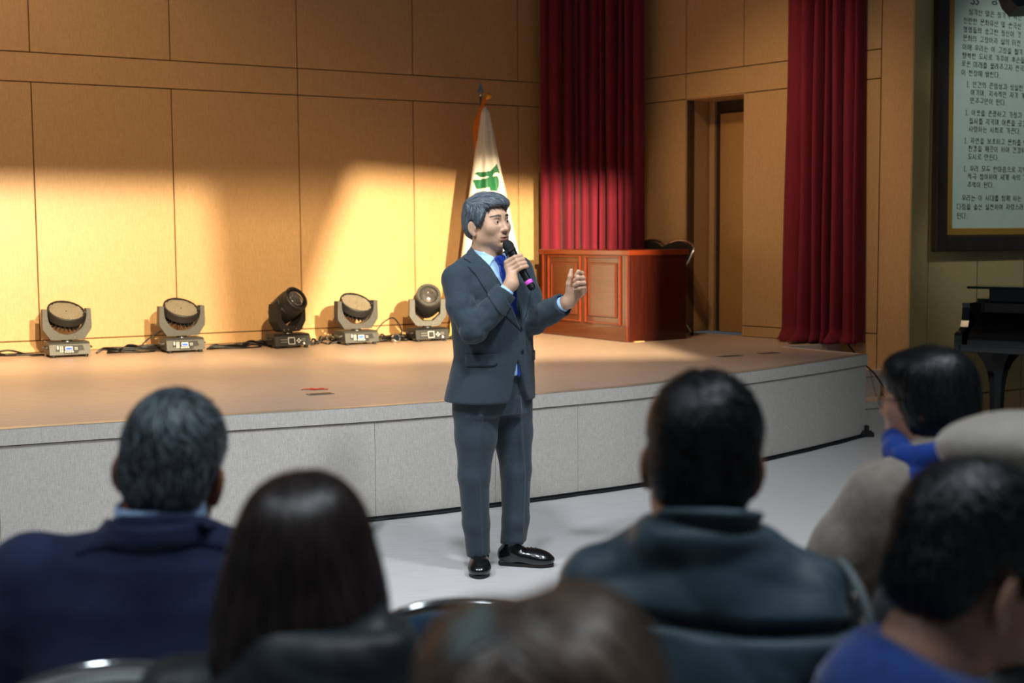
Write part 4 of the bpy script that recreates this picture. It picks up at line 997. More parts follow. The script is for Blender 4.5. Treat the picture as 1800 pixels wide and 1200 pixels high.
def surf_points(co, f, n, seed, mask=None):
    rg = np.random.default_rng(seed); ar = np.linalg.norm(np.cross(co[f[:, 2]]-co[f[:, 0]], co[f[:, 3]]-co[f[:, 1]]), axis=1); c = co[f].mean(1)
    if mask is not None: ar = ar*mask(c)
    i = rg.choice(len(f), n, p=ar/ar.sum()); w_ = rg.dirichlet((1, 1, 1, 1), n); return (co[f[i]]*w_[:, :, None]).sum(1)
# ------------------------------------------------------------------ the standing speaker
def px(x, y): return ((x-883)/388., (996-y)/383.)
def standing_man():
    loc = (-.05, 5.88, 0); YAW = PI/4
    M_SK = SKIN('speaker_skin', '#c89b7d', '#d2a88c'); M_SUIT = weave('charcoal_teal_worsted', '#1e2b35', '#2b3a45', s=(160, 160, 160), rough=.85, bump=.12, sheen=.15)
    M_SHIRT = mat('pale_blue_shirt', '#a9cdf0', rough=.7, bump=.05, scale=300); M_TIE = weave('royal_blue_silk', '#11297c', '#1c3c9e', s=(150, 150, 150), rough=.45, bump=.1)
    M_SHOE = mat('polished_black_leather', '#0b0b0c', rough=.22, coat=.5); M_BTN = mat('dark_button', '#1a1d22', rough=.3)
    f3 = Vector((math.sin(YAW), -math.cos(YAW), 0)); l3 = Vector((math.cos(YAW), math.sin(YAW), 0))
    H = Head((-.055, -.008, 1.583), math.radians(47), math.radians(-2), math.radians(-3), 1.0)
    # ---- body: head, neck, arms, hands, trunk and legs in one surface
    F = Field((-.42, -.42, .0), (.48, .33, 1.75), .012, [((-.18, -.15, 1.43), (.068, .14, 1.72), .0024), ((.0, -.29, 1.19), (.15, -.10, 1.46), .0028), ((.26, -.31, 1.2), (.37, -.15, 1.40), .0028)])
    H.add(F, True, (-.062, .015, 1.43))
    SR, SLh = (-.197, -.14, 1.328), (.085, .14, 1.355); ER, EL = (-.120, -.245, 1.118), (.147, -.03, 1.135); WR, WL = (.050, -.205, 1.315), (.298, -.20, 1.235)
    F.cone((-.062, .015, 1.43), (-.05, 0, 1.25), .07, .10, .03); F.loft([(.86, -.04, 0, .16, .11), (1.0, -.03, 0, .15, .11), (1.2, -.05, 0, .165, .115), (1.36, -.05, 0, .15, .08)], YAW, .03)
    for S_, E_, W_ in ((SR, ER, WR), (SLh, EL, WL)): F.cone(S_, E_, .048, .038, .02); F.cone(E_, W_, .040, .027, .02)
    for hp, kn, an in (((-.10, -.05, .86), (-.125, -.06, .45), (-.108, -.02, .07)), ((.03, .06, .86), (.062, .04, .45), (.045, .06, .07))): F.cone(hp, kn, .08, .052, .03); F.cone(kn, an, .05, .030, .02)
    # right hand closed round the microphone
    m0 = Vector((.036, -.125, 1.478)); m1 = Vector((.141, -.165, 1.292)); m = (m1-m0).normalized(); e1 = Vector((0, -1, 0)); e1 = (e1-m*e1.dot(m)).normalized(); e2 = -(m.cross(e1))
    def ring(t, deg, r): a = math.radians(deg); return m0+(m1-m0)*t+(e2*math.cos(a)+e1*math.sin(a))*r
    for i, t in enumerate((.315, .400, .485, .565)):
        sc = (1, 1.05, 1, .86)[i]; F.chain([(ring(t-.02, 148, .050), .0118*sc), (ring(t-.015, 88, .040), .0105*sc), (ring(t, 28, .031), .0095*sc), (ring(t+.01, -30, .026), .0085*sc)], .004)
    F.chain([(ring(.36, 165, .046), .015), (ring(.52, 170, .044), .015)], .012); F.chain([(ring(.34, 172, .040), .013), (Vector(WR), .024)], .02); F.chain([(ring(.54, 175, .036), .014), (Vector(WR), .025)], .02)
    F.chain([(ring(.55, 195, .035), .014), (ring(.40, 215, .034), .012), (ring(.25, 225, .029), .0095), (ring(.17, 230, .026), .0085)], .006)
    # left hand: loosely closed, thumb up
    def c1(x, y, d): q = px(760+x/4, 310+y/4); return (q[0], d, q[1])
    FG = [[(1032, 735, -.19), (1044, 662, -.245), (1016, 650, -.266), (1001, 676, -.262)], [(1050, 748, -.19), (1052, 692, -.252), (1014, 688, -.274), (992, 708, -.264)], [(1056, 768, -.19), (1056, 724, -.252), (1014, 724, -.274), (990, 740, -.262)], [(1052, 788, -.192), (1056, 757, -.246), (1020, 758, -.263), (998, 765, -.254)]]
    for g in FG:
        rr = (.0105, .0100, .0092, .0085); F.chain([(c1(*q), r) for q, r in zip(g, rr)], .003)
        F.cone(c1(*g[0]), WL, .0125, .022, .015)
    F.chain([(c1(958, 800, -.215), .017), (c1(955, 730, -.235), .0125), (c1(963, 682, -.242), .0105), (c1(971, 642, -.238), .0088)], .006)
    F.ell(c1(985, 775, -.215), (.026, .022, .032), None, .015)
    F.cone(WL, c1(965, 830, -.205), .026, .026, .015)
    co, f = F.mesh(1)
    # lips: a second skin tone by place in the head frame
    Ri = np.array(H.R); loc_h = (co-np.array(H.c))@Ri; lc = loc_h[f].mean(1)
    lip = (np.abs(lc[:, 0]) < .025) & (lc[:, 1] < -.086) & (lc[:, 2] > -.0840+.16*np.maximum(0, np.abs(lc[:, 0])-.008)) & (lc[:, 2] < -.0640-.16*np.abs(lc[:, 0]))
    M_LIP = mat('lips', '#b27c6c', rough=.45)
    man = to_obj('person', co, f, [M_SK, M_LIP], None, loc, lip.astype(int)); BODY = F
    tag(man, 'standing person in charcoal suit and blue tie speaking into a microphone', 'person')
    # eyes and brows
    for x in (-1, 1):
        b = MB(); b.lathe([(.0004, .0136), (.003, .0133), (.0065, .0119), (.0105, .0086), (.0136, 0), (.0105, -.007)], 20, H.R @ Matrix.Rotation(PI/2, 3, 'X') @ Matrix.Rotation(.10, 3, 'Y'), H.p(x*.031, -.0765, -.001)); b.cur = 1
        g = H.R @ Matrix.Rotation(PI/2, 3, 'X') @ Matrix.Rotation(.12, 3, 'Y')
        b.lathe([(.0001, .0141), (.003, .0138), (.0062, .0126)], 18, g, H.p(x*.031, -.0765, -.001), cap=False)
        b.build('eye', [mat('eye_white', '#cfc6bd', rough=.2), mat('dark_iris', '#17100c', rough=.08)], man, smooth=True)
        rg = np.random.default_rng(5+x); b = MB(); t = rg.random(150); xx = x*(.012+.038*t); zz = .0245+.0055*np.sin(t*2.6)-.003*t+rg.uniform(-.0046, .0046, 150)*(1-.5*t)
        q0 = np.array([H.p(u, -.16, v) for u, v in zip(xx, zz)]); q1 = np.array([H.p(u+x*.006, -.16, v+.002*(1-2*w_)) for u, v, w_ in zip(xx, zz, t)]); D_ = H.R @ Vector((0, 1, 0))
        c0 = BODY.cast(q0, D_); c2 = BODY.cast(q1, D_)
        for p, q in zip(c0, c2): b.tube([Vector(p)-D_*.0002, Vector(q)-D_*.0006], [.0008, .0004], 3, cap=False)
        b.build('eyebrow', mat('grey_black_brow', '#574f49', rough=.7), man)
    b = MB(); q = [Vector(c1(1048, 742, -.238)), Vector(c1(1056, 734, -.246))]
    b.tube([Vector(c1(1056, 730, -.233))+Vector((math.cos(a)*.0115, math.sin(a)*.004, math.sin(a)*.0105)) for a in np.linspace(0, 2*PI, 16, endpoint=False)], .0018, 6, closed=True); b.build('ring', mat('gold_ring', '#c9b27a', rough=.2, metal=1), man, smooth=True)
    # ---- hair: swept grey cap and strands
    G = Field(H.c-Vector((.15, .15, .12)), H.c+Vector((.15, .15, .17)), .0042)
    G.ell(H.p(0, .022, .046), (.0845, .103, .088), H.R, .01); G.ell(H.p(.0, -.035, .085), (.070, .054, .042), H.R, .02); G.ell(H.p(0, .055, -.005), (.076, .070, .075), H.R, .02); G.ell(H.p(.020, -.062, .080), (.050, .028, .022), H.R, .018)
    for x in (-1, 1): G.ell(H.p(x*.070, -.020, .022), (.016, .030, .036), H.R, .015)
    X, Y, Z = G.P((slice(None),)*3); A = np.array(H.R); q = [X-H.c.x, Y-H.c.y, Z-H.c.z]; lx, ly, lz = [A[0, i]*q[0]+A[1, i]*q[1]+A[2, i]*q[2] for i in range(3)]
    line = np.interp(ly, [-.13, -.088, -.055, -.040, -.022, -.016, .004, .012, .036, .046, .08, .13], [.082, .078, .066, .016, -.020, -.024, -.018, .018, .018, -.045, -.086, -.082])
    # fringe reaches lower over the left of the forehead, strands end unevenly
    line = line+np.where(ly < -.05, -.034*np.exp(-((lx-.058)/.018)**2)+.003*np.sin(lx*260), .004*np.sin(ly*300))
    G.V = smax(G.V, (line-lz).astype(np.float32), .004)
    hc, hf = G.mesh(1); hn = vnormals(hc, hf); lh = (hc-np.array(H.c))@A
    hc = hc+hn*(wrinkle(lh, .0028, 26, 3, 4, (1.0, .35, .6)))[:, None]
    Ar = A
    def flow(P, N):
        l = (P-np.array(H.c))@Ar; top = np.clip((l[:, 2]-.05)/.05, 0, 1)[:, None]; back = np.clip((l[:, 1]-.03)/.05, 0, 1)[:, None]
        d = top*np.array([.55, -.9, .0])+(1-top)*np.array([.0, .25, -1.])+back*np.array([0, .2, -1.2])
        return d@Ar.T
    rt_ = surf_points(hc, hf, 9000, 2, lambda c: (((c-np.array(H.c))@Ar)[:, 2] > -.055).astype(float))
    HM = [mat('hair_slate', '#57616a', rough=.6), mat('hair_dark', '#3e4750', rough=.55), mat('hair_grey', '#77828b', rough=.55), mat('hair_mid', '#5f6a74', rough=.55), mat('hair_silver', '#99a3aa', rough=.55)]
    hr = hair(G, rt_, flow, .060, .00075, HM, man, (hc, hf), 4, 8, .007, .22, None)
    # ---- shirt
    S = Field((-.30, -.26, .90), (.22, .22, 1.52), .006)
    TS = [(.90, -.032, 0, .17, .150), (1.0, -.03, 0, .172, .148), (1.15, -.042, 0, .182, .140), (1.28, -.05, 0, .185, .122), (1.37, -.054, .0, .150, .092), (1.42, -.06, .008, .085, .072)]
    S.loft(TS, YAW, .02); S.cone((-.06, .010, 1.36), (-.064, .012, 1.475), .076, .066, .02)
    S.half((-.064, .012, 1.462), (.16, -.16, 1), .0)       # collar higher at the back
    co, f = S.mesh(1); shirt = to_obj('shirt', co, f, M_SHIRT, man)
    S2 = S
    plate('collar_leaf', [px(*q) for q in ((836, 429), (841, 430), (851, 438), (872, 451), (869, 456), (864, 465), (852, 455), (844, 447), (837, 438))], S2, .004, .003, M_SHIRT, shirt, .006)
    plate('collar_leaf', [px(*q) for q in ((880, 446), (888, 443), (894, 452), (893, 463), (884, 456))], S2, .004, .003, M_SHIRT, shirt, .006)
    tie = plate('tie', [px(*q) for q in ((878, 463), (888, 461), (898, 482), (908, 510), (918, 545), (919, 572), (912, 575), (904, 548), (892, 510), (881, 480))], S2, .007, .006, M_TIE, man, .006)
    plate('tie_tail', [px(*q) for q in ((911, 616), (933, 616), (935, 652), (911, 652))], S2, .001, .004, M_TIE, tie, .006)
    plate('tie_knot', [px(*q) for q in ((871, 452), (877, 450), (884, 449), (888, 452), (888, 462), (884, 466), (878, 464))], S2, .009, .006, M_TIE, tie, .005)
    # ---- jacket
    J = Field((-.40, -.44, .72), (.40, .32, 1.52), .0062)
    TJ = [(.782, -.052, 0, .226, .175), (.85, -.046, 0, .214, .172), (.98, -.032, 0, .190, .163), (1.10, -.038, 0, .195, .158), (1.22, -.047, 0, .206, .152), (1.31, -.05, 0, .205, .130), (1.375, -.055, 0, .168, .100), (1.425, -.06, .008, .100, .082)]
    J.loft(TJ, YAW, .02, 2.2)
    for (S_, E_, s) in ((SR, ER, -1), (SLh, EL, 1)): J.cone((-.052+s*.062, s*.045, 1.405), (S_[0]*.98, S_[1]*.96, S_[2]+.012), .055, .060, .03)
    J.cone((-.056, .008, 1.40), (-.060, .012, 1.480), .088, .077, .03); J.half((-.060, .012, 1.464), (.22, -.22, 1), .006, (-.2, -.15, 1.38), (.1, .18, 1.53))
    # sleeves
    J.chain([(SR, .063), ((-.172, -.195, 1.215), .062), (ER, .060)], .02); J.chain([(ER, .062), ((-.03, -.232, 1.205), .055), ((.045, -.212, 1.305), .046)], .012)
    J.chain([(SLh, .067), ((.12, .05, 1.245), .065), (EL, .060)], .02); J.chain([(EL, .060), ((.225, -.12, 1.19), .054), ((.305, -.205, 1.241), .051)], .012)
    for (w_, e_) in (((.026, -.216, 1.283), (-.03, -.232, 1.205)), ((.276, -.173, 1.222), (.225, -.12, 1.19))):
        d = Vector(w_)-Vector(e_); J.half(w_, d, .003, Vector(w_)-Vector((.055, .055, .055))+d.normalized()*.03, Vector(w_)+Vector((.10, .08, .09))+d.normalized()*.02)
        J.cone(Vector(w_)-d.normalized()*.015, Vector(w_)+d.normalized()*.06, .038, .036, .0, 'sub')
    # V opening and cutaway hem, in the body's own front frame
    X, Y, Z = J.P((slice(None),)*3); lat = (X+.045)*l3.x+Y*l3.y; fr_ = (X+.045)*f3.x+Y*f3.y
    vw = np.interp(Z, [1.095, 1.20, 1.32, 1.40, 1.44, 1.5], [-.012, .022, .048, .072, .092, .102]); vd = np.maximum(np.abs(lat+.004)-vw, np.interp(Z, [1.34, 1.42, 1.46], [.02, -.02, -.035])-fr_); vd = np.maximum(vd, 1.095-Z)
    cw = np.interp(Z, [.74, .785, .82, .89, .975, 1.0], [.098, .068, .046, .027, .0, -.01]); off = np.interp(Z, [.74, .98], [.012, .0]); vh = np.maximum(np.maximum(np.abs(lat-off)-cw, .06-fr_), Z-.985)
    keep = J.V.copy(); J.V = smax(J.V, -np.minimum(vd, vh).astype(np.float32), .004)
    # back vents
    for sgn in (-1, 1): J.V = smax(J.V, -np.maximum(np.maximum(np.abs(lat-sgn*.165)-.003, fr_+.05), Z-.93).astype(np.float32), .003)
    co, f = J.mesh(1); n = vnormals(co, f)
    r = np.zeros(len(co))
    for (c, rad, a) in ((ER, .14, 1), (EL, .14, 1), ((-.03, -.235, 1.20), .10, .7), ((-.14, -.2, 1.22), .12, .6), ((.2, -.1, 1.18), .10, .6), ((-.03, 0, 1.02), .2, .35)): r += a*np.exp(-((co-np.array(c))**2).sum(1)/(rad*.7)**2)
    co = co+n*((wrinkle(co, .0075, 17, 21, 3)+wrinkle(co, .008, 8, 22, 3))*np.clip(r, .10, 1))[:, None]
    jk = to_obj('jacket', co, f, M_SUIT, man); JF = J; J.V = keep
    plate('lapel', [px(*q) for q in ((833, 433), (840, 441), (856, 464), (870, 478), (885, 499), (902, 535), (916, 573), (900, 556), (880, 538), (858, 505), (842, 480), (827, 464), (833, 459), (821, 451), (827, 440))], J, .002, .004, M_SUIT, jk, .008)
    plate('lapel', [px(*q) for q in ((900, 448), (912, 462), (926, 480), (938, 500), (934, 520), (928, 545), (919, 574), (918, 556), (914, 530), (906, 490), (898, 462))], J, .002, .004, M_SUIT, jk, .008)
    plate('pocket_flap', [px(*q) for q in ((823, 612), (876, 611), (877, 627), (872, 631), (824, 633))], J, .002, .004, M_SUIT, jk, .008)
    plate('pocket_welt', [px(*q) for q in ((936, 616), (941, 612), (941, 628), (937, 628))], J, .002, .004, M_SUIT, jk, .006)
    for (x, y) in ((917, 571), (919.5, 610)):
        c = J.front(np.array([px(x, y)]))[0]; g = J.grad(c[None])[0]; b = MB(); b.lathe([(.007, 0), (.0088, .002), (.008, .0035), (.004, .003)], 14, frame(Vector(g).orthogonal(), g), c+g*.001); b.build('button', M_BTN, jk, smooth=True, auto=40)
    for k in range(4):
        c = J.front(np.array([px(885+4.2*k, 531-3.2*k)]))[0]; g = J.grad(c[None])[0]; b = MB(); b.lathe([(.005, 0), (.0058, .0015), (.005, .003)], 12, frame(Vector(g).orthogonal(), g), c+g*.002); b.build('cuff_button', M_BTN, jk, smooth=True, auto=40)
    # shirt cuffs
    for (a, b_, r0) in (((.018, -.217, 1.272), (.032, -.213, 1.291), .034), ((.270, -.167, 1.218), (.284, -.184, 1.227), .035)):
        b = MB(); a = Vector(a); b_ = Vector(b_); b.tube([a, a.lerp(b_, .5), b_], [r0, r0*.97, r0*.94], 20, cap=False); o = b.build('shirt_cuff', M_SHIRT, shirt, smooth=True); md = o.modifiers.new('t', 'SOLIDIFY'); md.thickness = .003
    # ---- trousers
    T = Field((-.28, -.22, .055), (.22, .24, 1.0), .0068)
    T.loft([(.72, -.045, .0, .185, .135), (.86, -.042, 0, .180, .135), (.99, -.03, 0, .165, .13)], YAW, .02)
    T.chain([((-.108, -.055, .80), .112), ((-.116, -.065, .62), .094), ((-.126, -.075, .45), .0715), ((-.118, -.045, .22), .061), ((-.108, -.03, .08), .056)], .02)
    T.chain([((.035, .055, .80), .108), ((.050, .05, .62), .092), ((.064, .04, .45), .0705), ((.060, .05, .22), .062), ((.048, .062, .09), .058)], .02)
    X, Y, Z = T.P((slice(None),)*3)
    T.half((0, 0, .083), (.10, .06, -1), .0, (-.28, -.22, .0), (-.02, .24, .2)); T.half((0, 0, .105), (.10, -.05, -1), .0, (-.02, -.22, .0), (.22, .24, .2))
    co, f = T.mesh(1); n = vnormals(co, f)
    # pressed crease down the front of each leg
    for (xs, zs) in (([-.098, -.108, -.098, -.085], [.08, .45, .62, .82]), ([.085, .095, .085, .075], [.08, .45, .62, .82])):
        cx = np.interp(co[:, 2], zs, xs); co = co+n*(.011*np.exp(-((co[:, 0]-cx)/.009)**2)*(n[:, 1] < .1)*(co[:, 2] < .8))[:, None]
    r = .35+np.exp(-((co[:, 2]-.17)/.09)**2)+.7*np.exp(-((co[:, 2]-.45)/.09)**2)+.5*np.exp(-((co[:, 2]-.72)/.07)**2)
    co = co+n*(wrinkle(co, .0042, 6, 8, 4, (1, 1, 1.3))*r)[:, None]
    to_obj('trousers', co, f, M_SUIT, man)
    # ---- shoes
    for (heel, toe) in (((-.108, .055), (-.102, -.185)), ((-.008, .070), (.224, .022))):
        h = Vector((*heel, 0)); t = Vector((*toe, 0)); d = (t-h).normalized(); s = Vector((-d.y, d.x, 0)); at_ = lambda u, v, z: h+d*u+s*v+Vector((0, 0, z)); Ls = (t-h).length
        K = Field((min(heel[0], toe[0])-.08, min(heel[1], toe[1])-.08, -.004), (max(heel[0], toe[0])+.08, max(heel[1], toe[1])+.08, .16), .0045); Rm = Matrix((d, s, Vector((0, 0, 1)))).transposed()
        K.ell(at_(.045, 0, .05), (.062, .040, .055), Rm, .01); K.ell(at_(.14, 0, .042), (.085, .047, .042), Rm, .03); K.ell(at_(Ls-.045, 0, .032), (.062, .051, .030), Rm, .03); K.cone(at_(.055, 0, .06), at_(.05, 0, .125), .042, .040, .02)
        K.half((0, 0, .012), (0, 0, -1), .002); co, f = K.mesh(1); sh = to_obj('shoe', co, f, M_SHOE, man)
        b = MB(); pr = []
        for a in np.linspace(0, 2*PI, 40, endpoint=False):
            u = Ls*.5+(Ls*.5+.012)*math.cos(a); wd = np.interp(u, [0, .05, .12, .2, Ls+.02], [.036, .040, .040, .054, .044]); v_ = wd*math.copysign(abs(math.sin(a))**.75, math.sin(a)); q = at_(u, v_, 0); pr.append((q.x, q.y))
        b.prism(pr, .0, .015); b.build('sole', M_BLACK, sh)
        b = MB(); q = at_(.035, 0, .012); b.box((q.x, q.y, .012), (.036, .034, .012), Rm, ch=.004); b.build('heel', M_BLACK, sh)
        for k in range(4):
            u = .105+.019*k; pts = []
            for v_ in np.linspace(-.018, .018, 5): pts.append(at_(u, v_, .2))
            hit = []
            for p in pts:
                zz = np.linspace(.15, .01, 60); vv = K.sample(np.stack([np.full(60, p.x), np.full(60, p.y), zz], -1)); i = int(np.argmax(vv < 0)); hit.append((p.x, p.y, zz[i]+.002))
            b = MB(); b.tube(hit, .0022, 5); b.build('shoelace', M_BLACK, sh, smooth=True)
    # ---- microphone in the hand
    R = frame(m.orthogonal(), m); b = MB(); L = (m1-m0).length
    root = empty('microphone', Vector(loc)+m0); root.rotation_euler = R.to_euler()
    b.lathe([(.0005, -.030), (.010, -.027), (.019, -.019), (.0245, -.006), (.0255, .006), (.023, .014), (.0225, .020), (.0235, .022), (.0235, .028), (.021, .033)], 24); b.build('mesh_grille', mat('black_mic_mesh', '#101114', rough=.45, bump=.6, scale=700, metal=.3), root, smooth=True)
    b = MB(); b.lathe([(.0205, .033), (.0195, .06), (.0175, .12), (.0165, L-.035), (.0165, L)], 20); hb = b.build('handle', mat('black_mic_body', '#0d0e10', rough=.35), root, smooth=True, auto=40)
    b = MB(); b.lathe([(.0178, L-.040), (.0182, L-.039), (.0182, L-.024), (.0178, L-.023)], 20); b.build('colour_band', mat('magenta_band', '#e05bd0', rough=.5), root, smooth=True, auto=40)
    b = MB(); b.lathe([(.012, L), (.012, L+.006), (.006, L+.008)], 16); b.build('end_cap', M_BLACK, root)
    tag(root, 'black handheld microphone with magenta band in the speaker\'s hand', 'microphone')
    return man
man = standing_man()
# ------------------------------------------------------------------ the seated audience
BLK_HAIR = lambda: [mat('hair_black', '#0b0b0d', rough=.42), mat('hair_black_b', '#121214', rough=.36), mat('hair_black_c', '#1a1b1e', rough=.36)]
def yawp(yaw): c, s = math.cos(yaw), math.sin(yaw); return lambda x, y, z: Vector((x*c-y*s, x*s+y*c, z))
class Sitter:
    """upper-body-first seated figure; local frame turned by yaw, forward is +y"""
    def __init__(s, loc, yaw, zt, phi, pitch=0, roll=0, sw=.19, lean=.0, hx=0, hy=.04, hs=1., skin=('#a9785a', '#b48466'), face=False, label='', neck_r=1, arms='lap', seat=.46, zsd=0):
        s.loc = Vector((loc[0], loc[1], 0)); s.yaw = yaw; s.T = yawp(yaw); s.zt = zt; s.sw = sw; zc = zt-.125*hs; s.zc = zc; T = s.T
        s.hc = T(hx, hy+lean, 0)+Vector((0, 0, zc)); s.H = Head(s.hc, PI+yaw-phi, pitch, roll, hs); s.zs = zc-.175-zsd; s.lean = lean
        hc = s.hc
        F = Field((-.48, -.42, .30), (.48, .62, zt+.02), .014, [((hc.x-.12, hc.y-.14, zc-.14), (hc.x+.12, hc.y+.14, zc+.13), .0042 if face else .0052)])
        s.nb = T(0, .0+lean*.85, zc-.122); s.H.add(F, face, s.nb)
        F.cone(s.nb, T(0, lean*.5, zc-.30), .066, .10, .03); F.loft([(.46, *T(0, 0, 0)[:2], .15, .11), (zc-.40, *T(0, lean*.4, 0)[:2], .15, .10), (zc-.20, *T(0, lean*.8, 0)[:2], .14, .07)], yaw, .03)
        s.arm = []
        for sx in (-1, 1):
            S_ = T(sx*sw, lean*.8, s.zs)
            if arms == 'lap': E_ = T(sx*(sw+.055), .06+lean*.5, s.zs-.29); W_ = T(sx*.10, .30, .60)
            else: E_, W_ = T(*arms[0 if sx < 0 else 1][0]), T(*arms[0 if sx < 0 else 1][1])
            s.arm.append((S_, E_, W_)); F.cone(S_, E_, .046, .037, .02); F.cone(E_, W_, .038, .026, .02)
            d = (W_-E_).normalized(); sd = Vector((d.y, -d.x, 0)).normalized(); F.ell(W_+d*.05, (.035, .035, .02), None, .02)
            for k in range(4): b0 = W_+d*.08+sd*(-.027+.018*k); F.chain([(b0, .010), (b0+d*.035+Vector((0, 0, -.008)), .009), (b0+d*.055+Vector((0, 0, -.03)), .008)], .004)
            F.chain([(W_+d*.03, .014), (W_+d*.07+sd*(-sx)*.045+Vector((0, 0, .005)), .011), (W_+d*.09+sd*(-sx)*.05, .009)], .006)
        for sx in (-1, 1): F.cone(T(sx*.09, .0, .54), T(sx*.10, .42, .53), .075, .055, .02); F.cone(T(sx*.10, .42, .53), T(sx*.10, .42, .40), .05, .045, .02)
        co, f = F.mesh(1); s.F = F
        s.o = to_obj('person', co, f, SKIN('skin_'+skin[0][1:], *skin), None, s.loc); tag(s.o, label, 'person')
        # trousers and shoes
        K = Field((-.36, -.24, .05), (.36, .66, .66), .014)
        K.loft([(.47, *T(0, .02, 0)[:2], .17, .13), (.60, *T(0, .0, 0)[:2], .155, .12)], yaw, .03)
        for sx in (-1, 1): K.cone(T(sx*.09, .02, .55), T(sx*.11, .44, .545), .088, .068, .03); K.cone(T(sx*.11, .44, .545), T(sx*.11, .42, .08), .066, .052, .02)
        s.legs = K
    def trousers(s, m):
        co, f = s.legs.mesh(1); to_obj('trousers', co, f, m, s.o)
        for sx in (-1, 1):
            G = Field((-.4, .1, -.002), (.4, .75, .14), .008); R_ = Matrix.Rotation(s.yaw, 3, 'Z'); G.ell(s.T(sx*.11, .42, .05), (.04, .05, .06), R_, .01); G.ell(s.T(sx*.11, .50, .035), (.045, .12, .035), R_, .02); G.half((0, 0, .004), (0, 0, -1))
            co, f = G.mesh(1); to_obj('shoe', co, f, mat('plain_black_shoe', '#101010', rough=.35), s.o)
    def top(s, extra=.0, sleeve=True, bulk=1.0, name='jacket', h=.0075, hem=.46, waist=.0):
        """torso garment field"""
        T = s.T; l = s.lean; zc = s.zc; sw = s.sw; J = Field((-.50, -.40, .44), (.50, .52, zc+.06), h); s.J = J; e = extra
        J.loft([(hem, *T(0, 0, 0)[:2], .185+e+waist, .150+e), (.62, *T(0, l*.1, 0)[:2], .178+e+waist, .142+e), (zc-.42, *T(0, l*.4, 0)[:2], sw-.005+e, .135+e), (zc-.30, *T(0, l*.6, 0)[:2], sw+.005+e, .13+e), (zc-.21, *T(0, l*.8, 0)[:2], sw-.02+e*.6, .105+e*.7), (zc-.165, *T(0, l*.85, 0)[:2], sw*.55, .08+e*.4)], s.yaw, .02, 2.4)
        for sx, (S_, E_, W_) in zip((-1, 1), s.arm):
            J.cone(s.nb+Vector((0, 0, -.024))+T(sx*.040, 0, 0), S_+Vector((0, 0, -.004)), .052+e*.3, .056+e*.5, .05); J.cone(s.nb+Vector((0, 0, -.09))+T(sx*.05, 0, 0), S_+Vector((0, 0, -.06)), .085+e*.3, .070+e*.5, .05)
            if sleeve: J.chain([(S_, (.068+e)*bulk), ((S_+E_)/2, (.066+e)*bulk), (E_, (.060+e)*bulk)], .025); J.chain([(E_, (.060+e)*bulk), ((E_+W_)/2, (.052+e)*bulk), (W_, (.042+e)*bulk)], .015)
        return J
    def finish(s, J, m, name='jacket', amp=.006, fr=5, seed=3, aniso=(1, 1, 1), post=None):
        co, f = J.mesh(1); n = vnormals(co, f); co = co+n*wrinkle(co, amp, fr, seed, 4, aniso)[:, None]
        if post is not None: co = co+n*post(co)[:, None]
        return to_obj(name, co, f, m, s.o)
    def back(s, poly, off, th, m, par, name, step=.012):
        """patch on the garment as seen from behind (x, z in the figure's frame)"""
        P2, f = polymesh(poly, step); O = np.array([s.T(x, -.5, z) for x, z in P2]); D = np.array(s.T(0, 1, 0)); c = s.J.cast(O, D, .004, .6); c = c+s.J.grad(c)*off
        me = bpy.data.meshes.new(name); me.from_pydata([tuple(p) for p in c], [], f); me.materials.append(m); o = link(name, me, None, par, True); md = o.modifiers.new('t', 'SOLIDIFY'); md.thickness = th; md.offset = 0; return o
    def hairdo(s, ells, line, flow, mats, n=3200, length=.05, width=.0013, seed=1, lift=.006, jit=.25, lo=(-.16, -.16, -.3), hi=(.16, .16, .18), groove=.003, h=.005, mask=-.06, cut=None):
        """ells in head frame; line: hair's lower limit z as a function of head y (piecewise)"""
        H = s.H; A = np.array(H.R); G = Field(H.c+Vector(lo), H.c+Vector(hi), h)
        for (c, r, k) in ells: G.ell(H.p(*c), [q*H.k for q in r], H.R, k)
        X, Y, Z = G.P((slice(None),)*3); q = [X-H.c.x, Y-H.c.y, Z-H.c.z]; lx, ly, lz = [(A[0, i]*q[0]+A[1, i]*q[1]+A[2, i]*q[2])/H.k for i in range(3)]
        ln = np.interp(ly, [p[0] for p in line], [p[1] for p in line])+.003*np.sin(ly*260)+.003*np.sin(lx*230)
        G.V = smax(G.V, (ln-lz).astype(np.float32), .006)
        if cut is not None: G.V = smax(G.V, cut(lx, ly, lz).astype(np.float32), .006)
        co, f = G.mesh(1); nn = vnormals(co, f); lh = (co-np.array(H.c))@A/H.k; co = co+nn*(wrinkle(lh, groove, 16, seed, 4, (1.2, .8, .3)))[:, None]
        fl = lambda P, N: flow((P-np.array(H.c))@A/H.k)@A.T
        r = surf_points(co, f, n, seed, lambda c: (((c-np.array(H.c))@A)[:, 2]/H.k > mask).astype(float)+1e-4)
        return hair(G, r, fl, length, width, mats, s.o, (co, f), seed, 8, lift, jit)
whorl = lambda cx, cy, cz: (lambda l: (lambda d: d*np.array([1, 1, .4])+np.stack([-d[:, 1], d[:, 0], d[:, 2]*0], -1)*.5+np.array([0, .15, -.9])*np.clip((.06-l[:, 2:3])/.05, 0, 1.4))((l-np.array([cx, cy, cz]))/(np.linalg.norm(l-np.array([cx, cy, cz]), axis=1, keepdims=True)+1e-6)))
SHORT = [(-.13, .060), (-.088, .058), (-.055, .050), (-.042, .010), (-.024, -.010), (-.004, -.006), (.010, .020), (.040, .018), (.050, -.045), (.085, -.082), (.13, -.080)]
CAPS = [((0, .020, .040), (.083, .104, .090), .01), ((0, .050, -.012), (.074, .066, .076), .02)]
CH = lambda: MATS.get('grey_vinyl')

